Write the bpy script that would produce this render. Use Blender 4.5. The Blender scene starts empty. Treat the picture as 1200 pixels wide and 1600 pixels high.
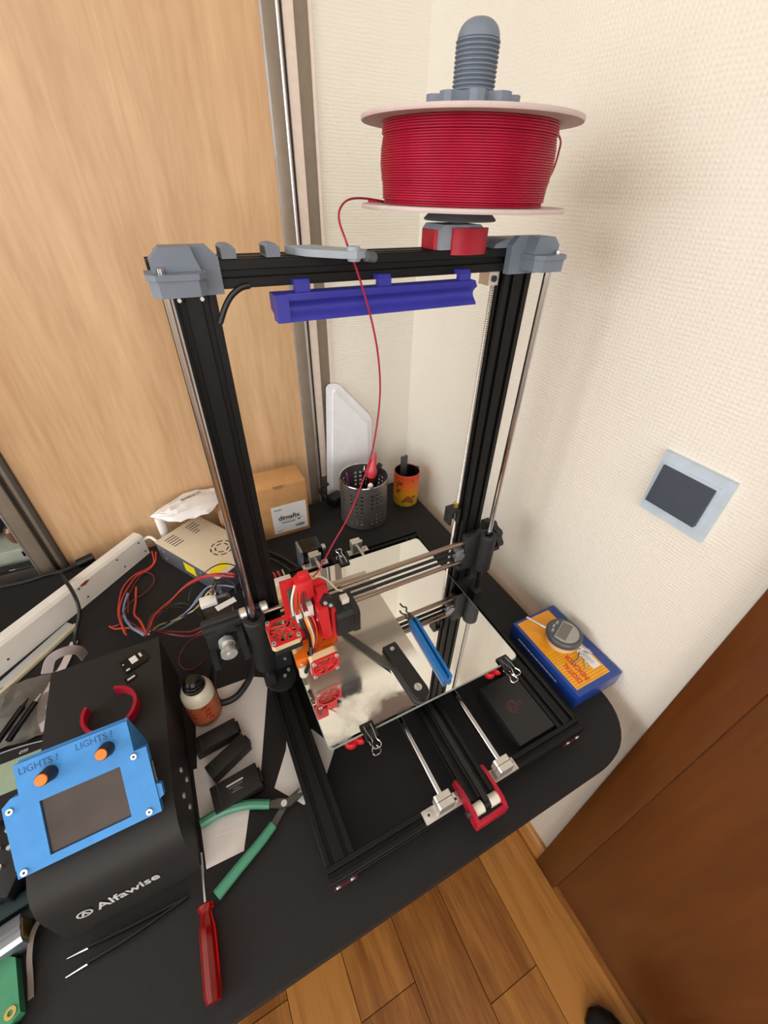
import bpy, bmesh, math, random
from mathutils import Vector, Matrix
random.seed(7)
PI = math.pi
SC = bpy.context.scene
COL = SC.collection
# All positions below are millimetres in the frame of the printer: x along its front beam,
# y away from the viewer, z up with 0 on the top of the base beams.  The floor lies at z = -750.
ZF = 750.0
def mm(x, y, z): return Vector((x / 1000.0, y / 1000.0, (z + ZF) / 1000.0))

# ---------------------------------------------------------------- camera
cam = bpy.data.cameras.new('camera')
cam_o = bpy.data.objects.new('camera', cam); COL.objects.link(cam_o)
def cam_matrix(loc, pitch, roll, yaw):
    r = Matrix.Rotation(yaw, 3, 'Z') @ Matrix.Rotation(pitch, 3, 'X') @ Matrix.Rotation(roll, 3, 'Y')
    x, y, z = r.col[0], r.col[1], r.col[2]
    m = Matrix((x, z, -y)).transposed().to_4x4()
    m.translation = mm(*loc); return m
cam_o.matrix_world = cam_matrix((-9.39, -124.55, 622.51), -0.65829, -0.02437, -0.48050)
cam.sensor_fit = 'HORIZONTAL'; cam.sensor_width = 36.0
cam.lens = 36.0 * 655.85 / 1200.0
cam.clip_start = 0.02; cam.clip_end = 50
SC.camera = cam_o

# ---------------------------------------------------------------- light and exposure
SC.view_settings.view_transform = 'Standard'
SC.view_settings.look = 'None'
SC.view_settings.gamma = 1.0
SC.view_settings.use_curve_mapping = False
SC.view_settings.exposure = 0.10
world = bpy.data.worlds.new('daylight'); SC.world = world; world.use_nodes = True
wn = world.node_tree.nodes; wn['Background'].inputs[0].default_value = (0.80, 0.90, 1.0, 1); wn['Background'].inputs[1].default_value = 1.0
la = bpy.data.lights.new('window_daylight', 'AREA'); la.shape = 'RECTANGLE'; la.size = 1.05; la.size_y = 1.7
la.energy = 37; la.color = (1.0, 0.985, 0.96)
lo = bpy.data.objects.new('window_daylight', la); COL.objects.link(lo)
lo.location = mm(-2390, -100, 860); lo.rotation_euler = (0, -PI / 2, 0)
lb = bpy.data.lights.new('window_daylight_front', 'AREA'); lb.shape = 'RECTANGLE'; lb.size = 1.7; lb.size_y = 1.0
lb.energy = 28; lb.color = (1.0, 0.985, 0.96)
lbo = bpy.data.objects.new('window_daylight_front', lb); COL.objects.link(lbo)
lbo.location = mm(-600, -1890, 880); lbo.rotation_euler = (PI / 2, 0, 0)

# ---------------------------------------------------------------- materials
def lin(c):
    return tuple(((v / 255.0) / 12.92 if v / 255.0 <= 0.04045 else ((v / 255.0 + 0.055) / 1.055) ** 2.4) for v in c)
MATS = {}
def mat(name, rgb, rough=0.5, metal=0.0, var=0.06, scale=60.0, bump=0.0, bscale=300.0, spec=None, trans=0.0, coat=0.0, alpha=1.0, ior=None, stretch=(1, 1, 1), layers=0.0):
    """procedural material: base colour broken up by noise, optional fine relief"""
    if name in MATS: return MATS[name]
    m = bpy.data.materials.new(name); m.use_nodes = True
    nt = m.node_tree; N = nt.nodes; L = nt.links; b = N['Principled BSDF']
    c = lin(rgb)
    tc = N.new('ShaderNodeTexCoord'); mp = N.new('ShaderNodeMapping'); mp.inputs['Scale'].default_value = stretch
    L.new(tc.outputs['Object'], mp.inputs[0])
    nz = N.new('ShaderNodeTexNoise'); nz.inputs['Scale'].default_value = scale; nz.inputs['Detail'].default_value = 4
    L.new(mp.outputs[0], nz.inputs['Vector'])
    cr = N.new('ShaderNodeValToRGB')
    cr.color_ramp.elements[0].position = 0.3; cr.color_ramp.elements[1].position = 0.7
    cr.color_ramp.elements[0].color = tuple(v * (1 - var) for v in c) + (1,)
    cr.color_ramp.elements[1].color = tuple(min(1, v * (1 + var)) for v in c) + (1,)
    L.new(nz.outputs[0], cr.inputs[0]); L.new(cr.outputs[0], b.inputs['Base Color'])
    b.inputs['Roughness'].default_value = rough; b.inputs['Metallic'].default_value = metal
    if spec is not None: b.inputs['Specular IOR Level'].default_value = spec
    if trans: b.inputs['Transmission Weight'].default_value = trans
    if coat: b.inputs['Coat Weight'].default_value = coat
    if ior: b.inputs['IOR'].default_value = ior
    if alpha < 1: b.inputs['Alpha'].default_value = alpha
    if bump:
        n2 = N.new('ShaderNodeTexNoise'); n2.inputs['Scale'].default_value = bscale; n2.inputs['Detail'].default_value = 3
        L.new(mp.outputs[0], n2.inputs['Vector'])
        bp = N.new('ShaderNodeBump'); bp.inputs['Strength'].default_value = bump; bp.inputs['Distance'].default_value = 0.001
        L.new(n2.outputs[0], bp.inputs['Height']); L.new(bp.outputs[0], b.inputs['Normal'])
    if layers:                                    # fine horizontal layer lines of printed plastic
        wv = N.new('ShaderNodeTexWave'); wv.bands_direction = 'Z'; wv.inputs['Scale'].default_value = layers
        L.new(tc.outputs['Object'], wv.inputs['Vector'])
        bp = N.new('ShaderNodeBump'); bp.inputs['Strength'].default_value = 0.25; bp.inputs['Distance'].default_value = 0.0004
        L.new(wv.outputs['Fac'], bp.inputs['Height']); L.new(bp.outputs[0], b.inputs['Normal'])
    MATS[name] = m; return m

def wood(name, dark, light, rough, sx, sy, sz, rnd=0.0, coat=0.0):
    m = bpy.data.materials.new(name); m.use_nodes = True
    nt = m.node_tree; N = nt.nodes; L = nt.links; b = N['Principled BSDF']
    tc = N.new('ShaderNodeTexCoord'); mp = N.new('ShaderNodeMapping'); mp.inputs['Scale'].default_value = (sx, sy, sz)
    L.new(tc.outputs['Object'], mp.inputs[0])
    n1 = N.new('ShaderNodeTexNoise'); n1.inputs['Scale'].default_value = 1.0; n1.inputs['Detail'].default_value = 8; n1.inputs['Distortion'].default_value = 0.9; n1.inputs['Roughness'].default_value = 0.6
    L.new(mp.outputs[0], n1.inputs['Vector'])
    n2 = N.new('ShaderNodeTexNoise'); n2.inputs['Scale'].default_value = 7.0; n2.inputs['Detail'].default_value = 4
    L.new(mp.outputs[0], n2.inputs['Vector'])
    mx = N.new('ShaderNodeMath'); mx.operation = 'MULTIPLY_ADD'; mx.inputs[1].default_value = 0.45
    L.new(n2.outputs[0], mx.inputs[0]); L.new(n1.outputs[0], mx.inputs[2])
    last = mx
    if rnd:
        oi = N.new('ShaderNodeObjectInfo'); a = N.new('ShaderNodeMath'); a.operation = 'MULTIPLY_ADD'; a.inputs[1].default_value = rnd
        L.new(oi.outputs['Random'], a.inputs[0]); L.new(mx.outputs[0], a.inputs[2])
        s = N.new('ShaderNodeMath'); s.operation = 'SUBTRACT'; s.inputs[1].default_value = rnd / 2; L.new(a.outputs[0], s.inputs[0]); last = s
    cr = N.new('ShaderNodeValToRGB'); cr.color_ramp.elements[0].position = 0.50; cr.color_ramp.elements[1].position = 0.95
    cr.color_ramp.elements[0].color = lin(dark) + (1,); cr.color_ramp.elements[1].color = lin(light) + (1,)
    L.new(last.outputs[0], cr.inputs[0]); L.new(cr.outputs[0], b.inputs['Base Color'])
    b.inputs['Roughness'].default_value = rough
    if coat: b.inputs['Coat Weight'].default_value = coat; b.inputs['Coat Roughness'].default_value = 0.3
    bp = N.new('ShaderNodeBump'); bp.inputs['Strength'].default_value = 0.08; bp.inputs['Distance'].default_value = 0.001
    L.new(n2.outputs[0], bp.inputs['Height']); L.new(bp.outputs[0], b.inputs['Normal'])
    MATS[name] = m; return m

def wallpaper(name, rgb):
    m = bpy.data.materials.new(name); m.use_nodes = True
    nt = m.node_tree; N = nt.nodes; L = nt.links; b = N['Principled BSDF']
    c = lin(rgb)
    tc = N.new('ShaderNodeTexCoord')
    nz = N.new('ShaderNodeTexNoise'); nz.inputs['Scale'].default_value = 3.0; nz.inputs['Detail'].default_value = 5; L.new(tc.outputs['Object'], nz.inputs['Vector'])
    cr = N.new('ShaderNodeValToRGB'); cr.color_ramp.elements[0].position = 0.3; cr.color_ramp.elements[1].position = 0.7
    cr.color_ramp.elements[0].color = tuple(v * 0.965 for v in c) + (1,); cr.color_ramp.elements[1].color = c + (1,)
    L.new(nz.outputs[0], cr.inputs[0]); L.new(cr.outputs[0], b.inputs['Base Color'])
    b.inputs['Roughness'].default_value = 0.75
    # woven relief: two crossed rows of threads, broken up by noise
    nd = N.new('ShaderNodeTexNoise'); nd.inputs['Scale'].default_value = 40.0; L.new(tc.outputs['Object'], nd.inputs['Vector'])
    va = N.new('ShaderNodeVectorMath'); va.operation = 'MULTIPLY_ADD'; va.inputs[1].default_value = (0.004, 0.004, 0.004)
    L.new(nd.outputs['Color'], va.inputs[0]); L.new(tc.outputs['Object'], va.inputs[2])
    hs = []
    for d, sc in (('Z', 62.0), ('Y', 55.0), ('X', 55.0)):
        w = N.new('ShaderNodeTexWave'); w.bands_direction = d; w.inputs['Scale'].default_value = sc; w.inputs['Distortion'].default_value = 1.0
        L.new(va.outputs[0], w.inputs['Vector']); hs.append(w)
    a1 = N.new('ShaderNodeMath'); a1.operation = 'MULTIPLY'; L.new(hs[0].outputs['Fac'], a1.inputs[0])
    a2 = N.new('ShaderNodeMath'); a2.operation = 'ADD'; L.new(hs[1].outputs['Fac'], a2.inputs[0]); L.new(hs[2].outputs['Fac'], a2.inputs[1])
    L.new(a2.outputs[0], a1.inputs[1])
    n3 = N.new('ShaderNodeTexNoise'); n3.inputs['Scale'].default_value = 180.0; n3.inputs['Detail'].default_value = 3; L.new(tc.outputs['Object'], n3.inputs['Vector'])
    a3 = N.new('ShaderNodeMath'); a3.operation = 'ADD'; L.new(a1.outputs[0], a3.inputs[0]); L.new(n3.outputs[0], a3.inputs[1])
    bp = N.new('ShaderNodeBump'); bp.inputs['Strength'].default_value = 0.26; bp.inputs['Distance'].default_value = 0.0012
    L.new(a3.outputs[0], bp.inputs['Height']); L.new(bp.outputs[0], b.inputs['Normal'])
    MATS[name] = m; return m

def mirror_glass(name):
    """silvered glass with a dull rectangular film of old adhesive and greasy smears"""
    m = bpy.data.materials.new(name); m.use_nodes = True
    nt = m.node_tree; N = nt.nodes; L = nt.links; b = N['Principled BSDF']
    tc = N.new('ShaderNodeTexCoord'); sp = N.new('ShaderNodeSeparateXYZ'); L.new(tc.outputs['Object'], sp.inputs[0])
    def sm(out, lo, hi):
        r = N.new('ShaderNodeMapRange'); r.interpolation_type = 'SMOOTHSTEP'; r.inputs['From Min'].default_value = lo; r.inputs['From Max'].default_value = hi
        L.new(out, r.inputs['Value']); return r.outputs[0]
    def mul(a, c):
        q = N.new('ShaderNodeMath'); q.operation = 'MULTIPLY'; L.new(a, q.inputs[0]); L.new(c, q.inputs[1]); return q.outputs[0]
    # the film covers x from 50 to 218 mm and y from 195 to 383 mm (local origin: centre of the printer base)
    film = mul(mul(sm(sp.outputs['X'], -0.150, -0.147), sm(sp.outputs['X'], 0.0195, 0.0175)), mul(sm(sp.outputs['Y'], -0.075, -0.040), sm(sp.outputs['Y'], 0.1335, 0.1315)))
    nz = N.new('ShaderNodeTexNoise'); nz.inputs['Scale'].default_value = 18.0; nz.inputs['Detail'].default_value = 6; nz.inputs['Roughness'].default_value = 0.65; L.new(tc.outputs['Object'], nz.inputs['Vector'])
    smear = mul(mul(sm(nz.outputs[0], 0.42, 0.72), sm(sp.outputs['X'], 0.02, -0.04)), sm(sp.outputs['Y'], -0.03, -0.06))
    ad = N.new('ShaderNodeMath'); ad.operation = 'MULTIPLY_ADD'; L.new(film, ad.inputs[0]); ad.inputs[1].default_value = 0.2
    s2 = N.new('ShaderNodeMath'); s2.operation = 'MULTIPLY'; s2.inputs[1].default_value = 0.2; L.new(smear, s2.inputs[0]); L.new(s2.outputs[0], ad.inputs[2])
    a2 = N.new('ShaderNodeMath'); a2.operation = 'ADD'; a2.inputs[1].default_value = 0.012; L.new(ad.outputs[0], a2.inputs[0])
    L.new(a2.outputs[0], b.inputs['Roughness'])
    mx = N.new('ShaderNodeMix'); mx.data_type = 'RGBA'; L.new(film, mx.inputs['Factor'])
    mx.inputs['A'].default_value = (0.90, 0.90, 0.87, 1); mx.inputs['B'].default_value = (0.50, 0.455, 0.40, 1)
    L.new(mx.outputs['Result'], b.inputs['Base Color']); mt = N.new('ShaderNodeMath'); mt.operation = 'MULTIPLY_ADD'; mt.inputs[1].default_value = -0.35; mt.inputs[2].default_value = 1.0; L.new(film, mt.inputs[0]); L.new(mt.outputs[0], b.inputs['Metallic'])
    MATS[name] = m; return m

WALL = wallpaper('cream_woven_wallpaper', (229, 224, 213))
mat('ceiling_paint', (238, 236, 230), 0.8, bump=0.05)
wood('light_maple_laminate', (186, 146, 106), (214, 178, 138), 0.45, 16, 16, 1.6)
wood('honey_parquet', (128, 76, 28), (182, 124, 58), 0.38, 30, 2.2, 30, rnd=0.5, coat=0.2)
wood('brown_door_veneer', (80, 40, 9), (101, 54, 16), 0.35, 14, 14, 1.2, coat=0.3)
wood('baseboard_oak', (170, 112, 58), (205, 150, 90), 0.45, 30, 2, 30)
mat('table_black', (36, 35, 36), 0.58, spec=0.2, var=0.25, scale=900, bump=0.12, bscale=1200)
mat('black_anodised', (14, 14, 15), 0.48, metal=0.0, spec=0.28, var=0.1, scale=200)
mat('black_plastic', (19, 19, 21), 0.5, bump=0.06, bscale=600, layers=0)
mat('black_printed', (28, 29, 32), 0.55, layers=700.0)
mat('dark_gloss', (12, 12, 13), 0.25)
mat('control_black', (36, 35, 35), 0.6, spec=0.35, var=0.2, scale=1200, bump=0.1, bscale=1500)
mat('grey_printed', (112, 122, 136), 0.5, var=0.05, layers=500.0)
mat('grey_printed_dark', (92, 96, 102), 0.5, layers=500.0)
mat('ltgrey_printed', (150, 160, 172), 0.5, layers=500.0)
mat('navy_printed', (52, 54, 158), 0.42, layers=500.0)
mat('sky_blue_printed', (58, 140, 214), 0.55, bump=0.15, bscale=900)
mat('red_printed', (206, 30, 38), 0.42, layers=500.0)
mat('crimson_printed', (170, 16, 46), 0.4, layers=500.0)
mat('filament_red', (156, 8, 46), 0.4, var=0.08)
mat('orange_printed', (232, 112, 22), 0.45, layers=500.0)
mat('fan_beige', (222, 196, 156), 0.5)
mat('chrome', (205, 205, 210), 0.12, metal=1.0, var=0.02)
mat('brushed_steel', (158, 156, 154), 0.36, metal=0.9, var=0.12, scale=30, stretch=(1, 1, 40))
mat('zinc', (214, 211, 205), 0.36, metal=0.7, var=0.04)
mat('rod_dull', (168, 150, 138), 0.28, metal=1.0, var=0.05)
mat('silver_screw', (214, 214, 212), 0.3, metal=0.6)
mat('screw_hole', (38, 36, 34), 0.5)
mat('mauve_cardboard', (206, 184, 182), 0.6)
mat('nylon_white', (226, 224, 210), 0.5)
mat('white_plastic', (236, 234, 228), 0.45, bump=0.03)
mat('white_worn', (226, 222, 216), 0.5, var=0.05, scale=25)
mat('rust', (140, 70, 40), 0.8)
mat('paper', (226, 220, 218), 0.8, var=0.02)
mat('label_white', (226, 226, 228), 0.6, var=0.02)
mat('ink_black', (24, 24, 26), 0.6); mat('ink_grey', (120, 118, 118), 0.6); mat('ink_red', (216, 66, 30), 0.5); mat('print_white', (206, 208, 210), 0.5); mat('emboss_blue', (36, 82, 140), 0.6)
mat('cardboard', (190, 142, 92), 0.75, var=0.08, scale=40, bump=0.08, bscale=500)
mat('cardboard_edge', (160, 116, 72), 0.8)
mat('psu_beige', (212, 198, 174), 0.5, var=0.03)
mat('psu_steel', (128, 130, 138), 0.4, metal=0.6)
mat('vent_dark', (30, 28, 26), 0.7)
mat('yellow_label', (232, 214, 20), 0.5)
mat('poly_bag', (232, 230, 232), 0.35, var=0.04, scale=30, bump=0.9, bscale=40)
mat('translucent_lid', (230, 230, 236), 0.35, var=0.03)
mat('can_black', (14, 14, 15), 0.4)
mat('blue_card', (28, 62, 140), 0.35, coat=0.3)
mat('yellow_print', (238, 170, 28), 0.35, coat=0.2)
mat('yellow_stripe', (214, 140, 20), 0.4)
mat('orange_print', (240, 158, 20), 0.35, coat=0.2)
mat('gauge_dark', (74, 78, 84), 0.45)
mat('gauge_face', (160, 158, 150), 0.35)
mat('lcd_grey', (112, 108, 104), 0.2)
mat('lcd_green', (152, 170, 146), 0.3)
mat('screen_black', (62, 52, 48), 0.16, var=0.25, scale=20)
mat('knob_orange', (240, 128, 40), 0.5); mat('knob_black', (34, 36, 46), 0.5)
mat('deburr_blue', (14, 108, 180), 0.3, coat=0.3)
mat('grip_green', (70, 140, 112), 0.4)
mat('tool_steel', (92, 92, 92), 0.4, metal=0.8)
mat('clear_red', (204, 22, 20), 0.1, trans=0.8, ior=1.45)
mat('bottle_plastic', (222, 214, 196), 0.35)
mat('bottle_label', (176, 92, 54), 0.45, var=0.12, scale=40); mat('bottle_ink', (150, 34, 22), 0.5)
mat('rail_bronze', (132, 120, 106), 0.45, metal=0.35); mat('rail_dark', (62, 56, 50), 0.5); mat('rail_silver', (196, 194, 198), 0.3, metal=0.8); mat('rail_pale', (222, 206, 196), 0.6)
mat('switch_frame', (186, 200, 214), 0.35); mat('switch_rocker', (60, 68, 80), 0.45)
mat('pcb_green', (70, 96, 80), 0.4); mat('connector_white', (226, 224, 218), 0.4)
mat('spool_card', (196, 180, 176), 0.7, var=0.04)
mat('pink_film', (226, 70, 90), 0.3, trans=0.35)
mat('purple_plastic', (110, 40, 90), 0.4)
mat('wire_red', (206, 62, 42), 0.45); mat('wire_maroon', (124, 40, 46), 0.45); mat('wire_pink', (176, 70, 90), 0.45); mat('wire_ltblue', (128, 150, 190), 0.45)
mat('wire_grey', (150, 150, 148), 0.45); mat('wire_yellow', (190, 176, 84), 0.45); mat('wire_white', (220, 214, 204), 0.45); mat('wire_black', (22, 22, 23), 0.45); mat('wire_orange', (226, 140, 60), 0.45); mat('wire_cream', (196, 186, 160), 0.45)
mat('ribbon_grey', (196, 184, 184), 0.5); mat('ruler_clear', (190, 194, 200), 0.2, var=0.1, scale=15); mat('ruler_edge', (206, 198, 172), 0.4)
mat('bag_clear', (120, 116, 110), 0.25, var=0.3, scale=60, bump=0.8, bscale=60, alpha=0.6)
mat('green_pcb_frame', (64, 140, 104), 0.4); mat('brass', (200, 180, 110), 0.3, metal=0.9); mat('maroon_plastic', (90, 30, 44), 0.5); mat('teal_dark', (22, 50, 58), 0.5)
mat('alu_profile', (150, 156, 166), 0.35, metal=0.7); mat('black_cloth', (16, 15, 16), 0.9); mat('amber', (92, 56, 28), 0.3); mat('strap_brown', (116, 106, 100), 0.5); mat('box_greygreen', (150, 156, 144), 0.5)
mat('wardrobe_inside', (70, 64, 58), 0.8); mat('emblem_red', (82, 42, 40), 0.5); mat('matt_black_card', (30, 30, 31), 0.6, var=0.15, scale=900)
mat('window_white', (235, 235, 232), 0.5)

# ---------------------------------------------------------------- mesh building
ROOT = {}                                           # object -> world position of its origin (metres)
class B:
    """collects shapes (millimetres, printer frame) and links them as ONE mesh object"""
    def __init__(s, M=None): s.bm = bmesh.new(); s.M = M or Matrix()
    def v(s, p): return s.bm.verts.new(s.M @ Vector(p))
    def face(s, vs):
        try: return s.bm.faces.new(vs)
        except ValueError: return None
    def box(s, x0, x1, y0, y1, z0, z1, bev=0.0, seg=2):
        vs = [s.v((x, y, z)) for z in (z0, z1) for y in (y0, y1) for x in (x0, x1)]
        fs = [s.face([vs[i] for i in q]) for q in ((0, 2, 3, 1), (4, 5, 7, 6), (0, 1, 5, 4), (2, 6, 7, 3), (0, 4, 6, 2), (1, 3, 7, 5))]
        if bev:
            es = list({e for f in fs for e in f.edges})
            bmesh.ops.bevel(s.bm, geom=es, offset=bev, segments=seg, affect='EDGES', profile=0.5)
        return s
    def prism(s, poly, ax, a0, a1):
        def P(u, w, a): return {'x': (a, u, w), 'y': (u, a, w), 'z': (u, w, a)}[ax]
        A = [s.v(P(u, w, a0)) for u, w in poly]; C = [s.v(P(u, w, a1)) for u, w in poly]
        n = len(poly)
        s.face(A[::-1]); s.face(C)
        for i in range(n): s.face([A[i], A[(i + 1) % n], C[(i + 1) % n], C[i]])
        return s
    def cyl(s, p0, p1, r, r2=None, n=20, caps=True):
        p0 = Vector(p0); p1 = Vector(p1); r2 = r if r2 is None else r2
        d = (p1 - p0).normalized(); a = d.orthogonal().normalized(); b = d.cross(a)
        R0 = []; R1 = []
        for i in range(n):
            t = 2 * PI * i / n; o = a * math.cos(t) + b * math.sin(t)
            R0.append(s.v(p0 + o * r)); R1.append(s.v(p1 + o * r2))
        for i in range(n): s.face([R0[i], R0[(i + 1) % n], R1[(i + 1) % n], R1[i]])
        if caps: s.face(R0[::-1]); s.face(R1)
        return s
    def lathe(s, prof, c=(0, 0, 0), n=32, axis=None, close=False):
        """prof: (radius, height) from the bottom up round the z axis of matrix `axis`"""
        A = Matrix.Translation(Vector(c)) @ (axis or Matrix())
        rings = []
        for r, h in prof:
            if r <= 1e-6: rings.append([s.v(A @ Vector((0, 0, h)))])
            else: rings.append([s.v(A @ Vector((r * math.cos(2 * PI * i / n), r * math.sin(2 * PI * i / n), h))) for i in range(n)])
        pairs = list(zip(rings, rings[1:])) + ([(rings[-1], rings[0])] if close else [])
        for a, b in pairs:
            for i in range(n):
                j = (i + 1) % n
                if len(a) == 1 and len(b) == 1: continue
                if len(a) == 1: s.face([a[0], b[j], b[i]])
                elif len(b) == 1: s.face([a[i], a[j], b[0]])
                else: s.face([a[i], a[j], b[j], b[i]])
        return s
    def tube(s, pts, r, n=8, sub=6, smooth=True, flat=None, up=None):
        """sweep along a smoothed line; flat=(half width, half height) gives a ribbon"""
        P = [Vector(p) for p in pts]
        if smooth and len(P) > 2:
            Q = []
            for i in range(len(P) - 1):
                p0 = P[i - 1] if i else P[0] * 2 - P[1]; p3 = P[i + 2] if i + 2 < len(P) else P[-1] * 2 - P[-2]
                for k in range(sub):
                    t = k / sub; a, b, c, d = p0, P[i], P[i + 1], p3
                    Q.append(0.5 * ((2 * b) + (c - a) * t + (2 * a - 5 * b + 4 * c - d) * t * t + (3 * b - a - 3 * c + d) * t ** 3))
            Q.append(P[-1]); P = Q
        T = [(P[min(i + 1, len(P) - 1)] - P[max(i - 1, 0)]).normalized() for i in range(len(P))]
        a = Vector(up) if up else T[0].orthogonal()
        rings = []
        for i, (p, t) in enumerate(zip(P, T)):
            a = (a - t * a.dot(t))
            a = a.normalized() if a.length > 1e-6 else t.orthogonal().normalized()
            b = t.cross(a)
            rr = r(i / (len(P) - 1)) if callable(r) else r
            if flat: ring = [p + a * x + b * y for x, y in ((flat[1], flat[0]), (-flat[1], flat[0]), (-flat[1], -flat[0]), (flat[1], -flat[0]))]
            else: ring = [p + (a * math.cos(2 * PI * k / n) + b * math.sin(2 * PI * k / n)) * rr for k in range(n)]
            rings.append([s.v(q) for q in ring])
        for u, w in zip(rings, rings[1:]):
            m = len(u)
            for k in range(m): s.face([u[k], u[(k + 1) % m], w[(k + 1) % m], w[k]])
        s.face(rings[0][::-1]); s.face(rings[-1]); return s
    def holed(s, c, hw, hh, r, z0, z1, n=32, corner=0.0):
        """a rectangular plate (local xy) with a round hole"""
        def sq(t):
            x, y = math.cos(t), math.sin(t); k = 1 / max(abs(x) / hw, abs(y) / hh); return x * k, y * k
        Rg = []
        for z in (z0, z1):
            Rg.append([s.v((c[0] + r * math.cos(2 * PI * (i + .5) / n), c[1] + r * math.sin(2 * PI * (i + .5) / n), z)) for i in range(n)])
            Rg.append([s.v((c[0] + sq(2 * PI * (i + .5) / n)[0], c[1] + sq(2 * PI * (i + .5) / n)[1], z)) for i in range(n)])
        i0, o0, i1, o1 = Rg
        for i in range(n):
            j = (i + 1) % n
            s.face([i0[i], i0[j], o0[j], o0[i]][::1]); s.face([i1[j], i1[i], o1[i], o1[j]])
            s.face([o0[i], o0[j], o1[j], o1[i]]); s.face([i0[j], i0[i], i1[i], i1[j]])
        return s
    def sphere(s, c, rx, ry, rz, n=16, m=10):
        prof = [(math.sin(PI * k / m), -math.cos(PI * k / m)) for k in range(m + 1)]
        return s.lathe([(r if 0 < k < m else 0, h) for k, (r, h) in enumerate(prof)], c, n, Matrix.Diagonal((rx, ry, rz, 1)))
    def build(s, name, material, parent=None, ang=35.0, flat=False):
        bmesh.ops.recalc_face_normals(s.bm, faces=s.bm.faces)
        vs = s.bm.verts
        for v in vs: v.co = Vector((v.co.x / 1000, v.co.y / 1000, (v.co.z + ZF) / 1000))
        if parent is None:
            lo_ = Vector((min(v.co.x for v in vs), min(v.co.y for v in vs), min(v.co.z for v in vs)))
            hi_ = Vector((max(v.co.x for v in vs), max(v.co.y for v in vs), 0))
            org = Vector(((lo_.x + hi_.x) / 2, (lo_.y + hi_.y) / 2, lo_.z))
        else: org = ROOT[parent.name]
        for v in vs: v.co -= org
        me = bpy.data.meshes.new(name); s.bm.to_mesh(me); s.bm.free()
        me.materials.append(MATS[material])
        if not flat:
            me.polygons.foreach_set('use_smooth', [True] * len(me.polygons)); me.set_sharp_from_angle(angle=math.radians(ang))
        o = bpy.data.objects.new(name, me); COL.objects.link(o)
        if parent is None: o.location = org
        else: o.parent = parent
        ROOT[o.name] = org
        return o
def tag(o, label, cat, group=None):
    o['label'] = label; o['category'] = cat
    if group: o['group'] = group
    return o
def struct(o, label=None):
    o['kind'] = 'structure'
    if label: o['label'] = label
    return o
def thing(name, label, cat, x, y, z, group=None):
    o = bpy.data.objects.new(name, None); COL.objects.link(o); o.location = mm(x, y, z); o.empty_display_size = 0.02
    ROOT[o.name] = o.location.copy()
    return tag(o, label, cat, group)
def rot(x, y, z, deg): return Matrix.Translation((x, y, z)) @ Matrix.Rotation(math.radians(deg), 4, 'Z')
def inst(src, name, parent, off):
    """another object with the same mesh, moved by off (millimetres)"""
    o = bpy.data.objects.new(name, src.data); COL.objects.link(o); o.parent = parent
    o.location = Vector(off) / 1000.0; ROOT[o.name] = ROOT[src.name]; return o
def text(name, body, size, M, material, parent, depth=0.25, sx=1.0, shear=0.0, align='LEFT', bold=0.0):
    """flat lettering: M maps the text plane (millimetres) into the printer frame"""
    cu = bpy.data.curves.new('t', 'FONT'); cu.body = body; cu.size = size; cu.extrude = depth / 2; cu.shear = shear; cu.align_x = align; cu.offset = bold; cu.resolution_u = 3
    to = bpy.data.objects.new('t', cu); COL.objects.link(to)
    me = bpy.data.meshes.new_from_object(to.evaluated_get(bpy.context.evaluated_depsgraph_get()))
    bpy.data.objects.remove(to); bpy.data.curves.remove(cu)
    b = B(M @ Matrix.Diagonal((sx, 1, 1, 1)))
    vs = [b.v(v.co) for v in me.vertices]
    for p in me.polygons: b.face([vs[i] for i in p.vertices])
    bpy.data.meshes.remove(me)
    return b.build(name, material, parent, flat=True)
def axes(o, X, Y):
    X = Vector(X).normalized(); Y = Vector(Y).normalized(); Z = X.cross(Y)
    m = Matrix((X, Y, Z)).transposed().to_4x4(); m.translation = Vector(o); return m
def slot_profile(w, h, n, op=5.6, dep=4.6, ch=0.7):
    """outline of an aluminium extrusion: w x h with n slots along the wide sides and one in each narrow side"""
    pts = []
    def side(p, d, length, k, nrm):
        out = [(p[0] + d[0] * ch, p[1] + d[1] * ch)]
        for i in range(k):
            c = length * (i + .5) / k
            for t, e in ((c - op / 2 - .5, 0), (c - op / 2, .6), (c - op / 2, dep), (c + op / 2, dep), (c + op / 2, .6), (c + op / 2 + .5, 0)):
                out.append((p[0] + d[0] * t - nrm[0] * e, p[1] + d[1] * t - nrm[1] * e))
        out.append((p[0] + d[0] * (length - ch), p[1] + d[1] * (length - ch)))
        return out
    pts += side((0, 0), (1, 0), w, n, (0, -1)); pts += side((w, 0), (0, 1), h, 1, (1, 0))
    pts += side((w, h), (-1, 0), w, n, (0, 1)); pts += side((0, h), (0, -1), h, 1, (-1, 0))
    return pts
def screw(b, p, d, r=2.6, h=2.4):
    p = Vector(p); d = Vector(d).normalized(); b.cyl(p, p + d * h, r, n=12)
    return b

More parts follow.
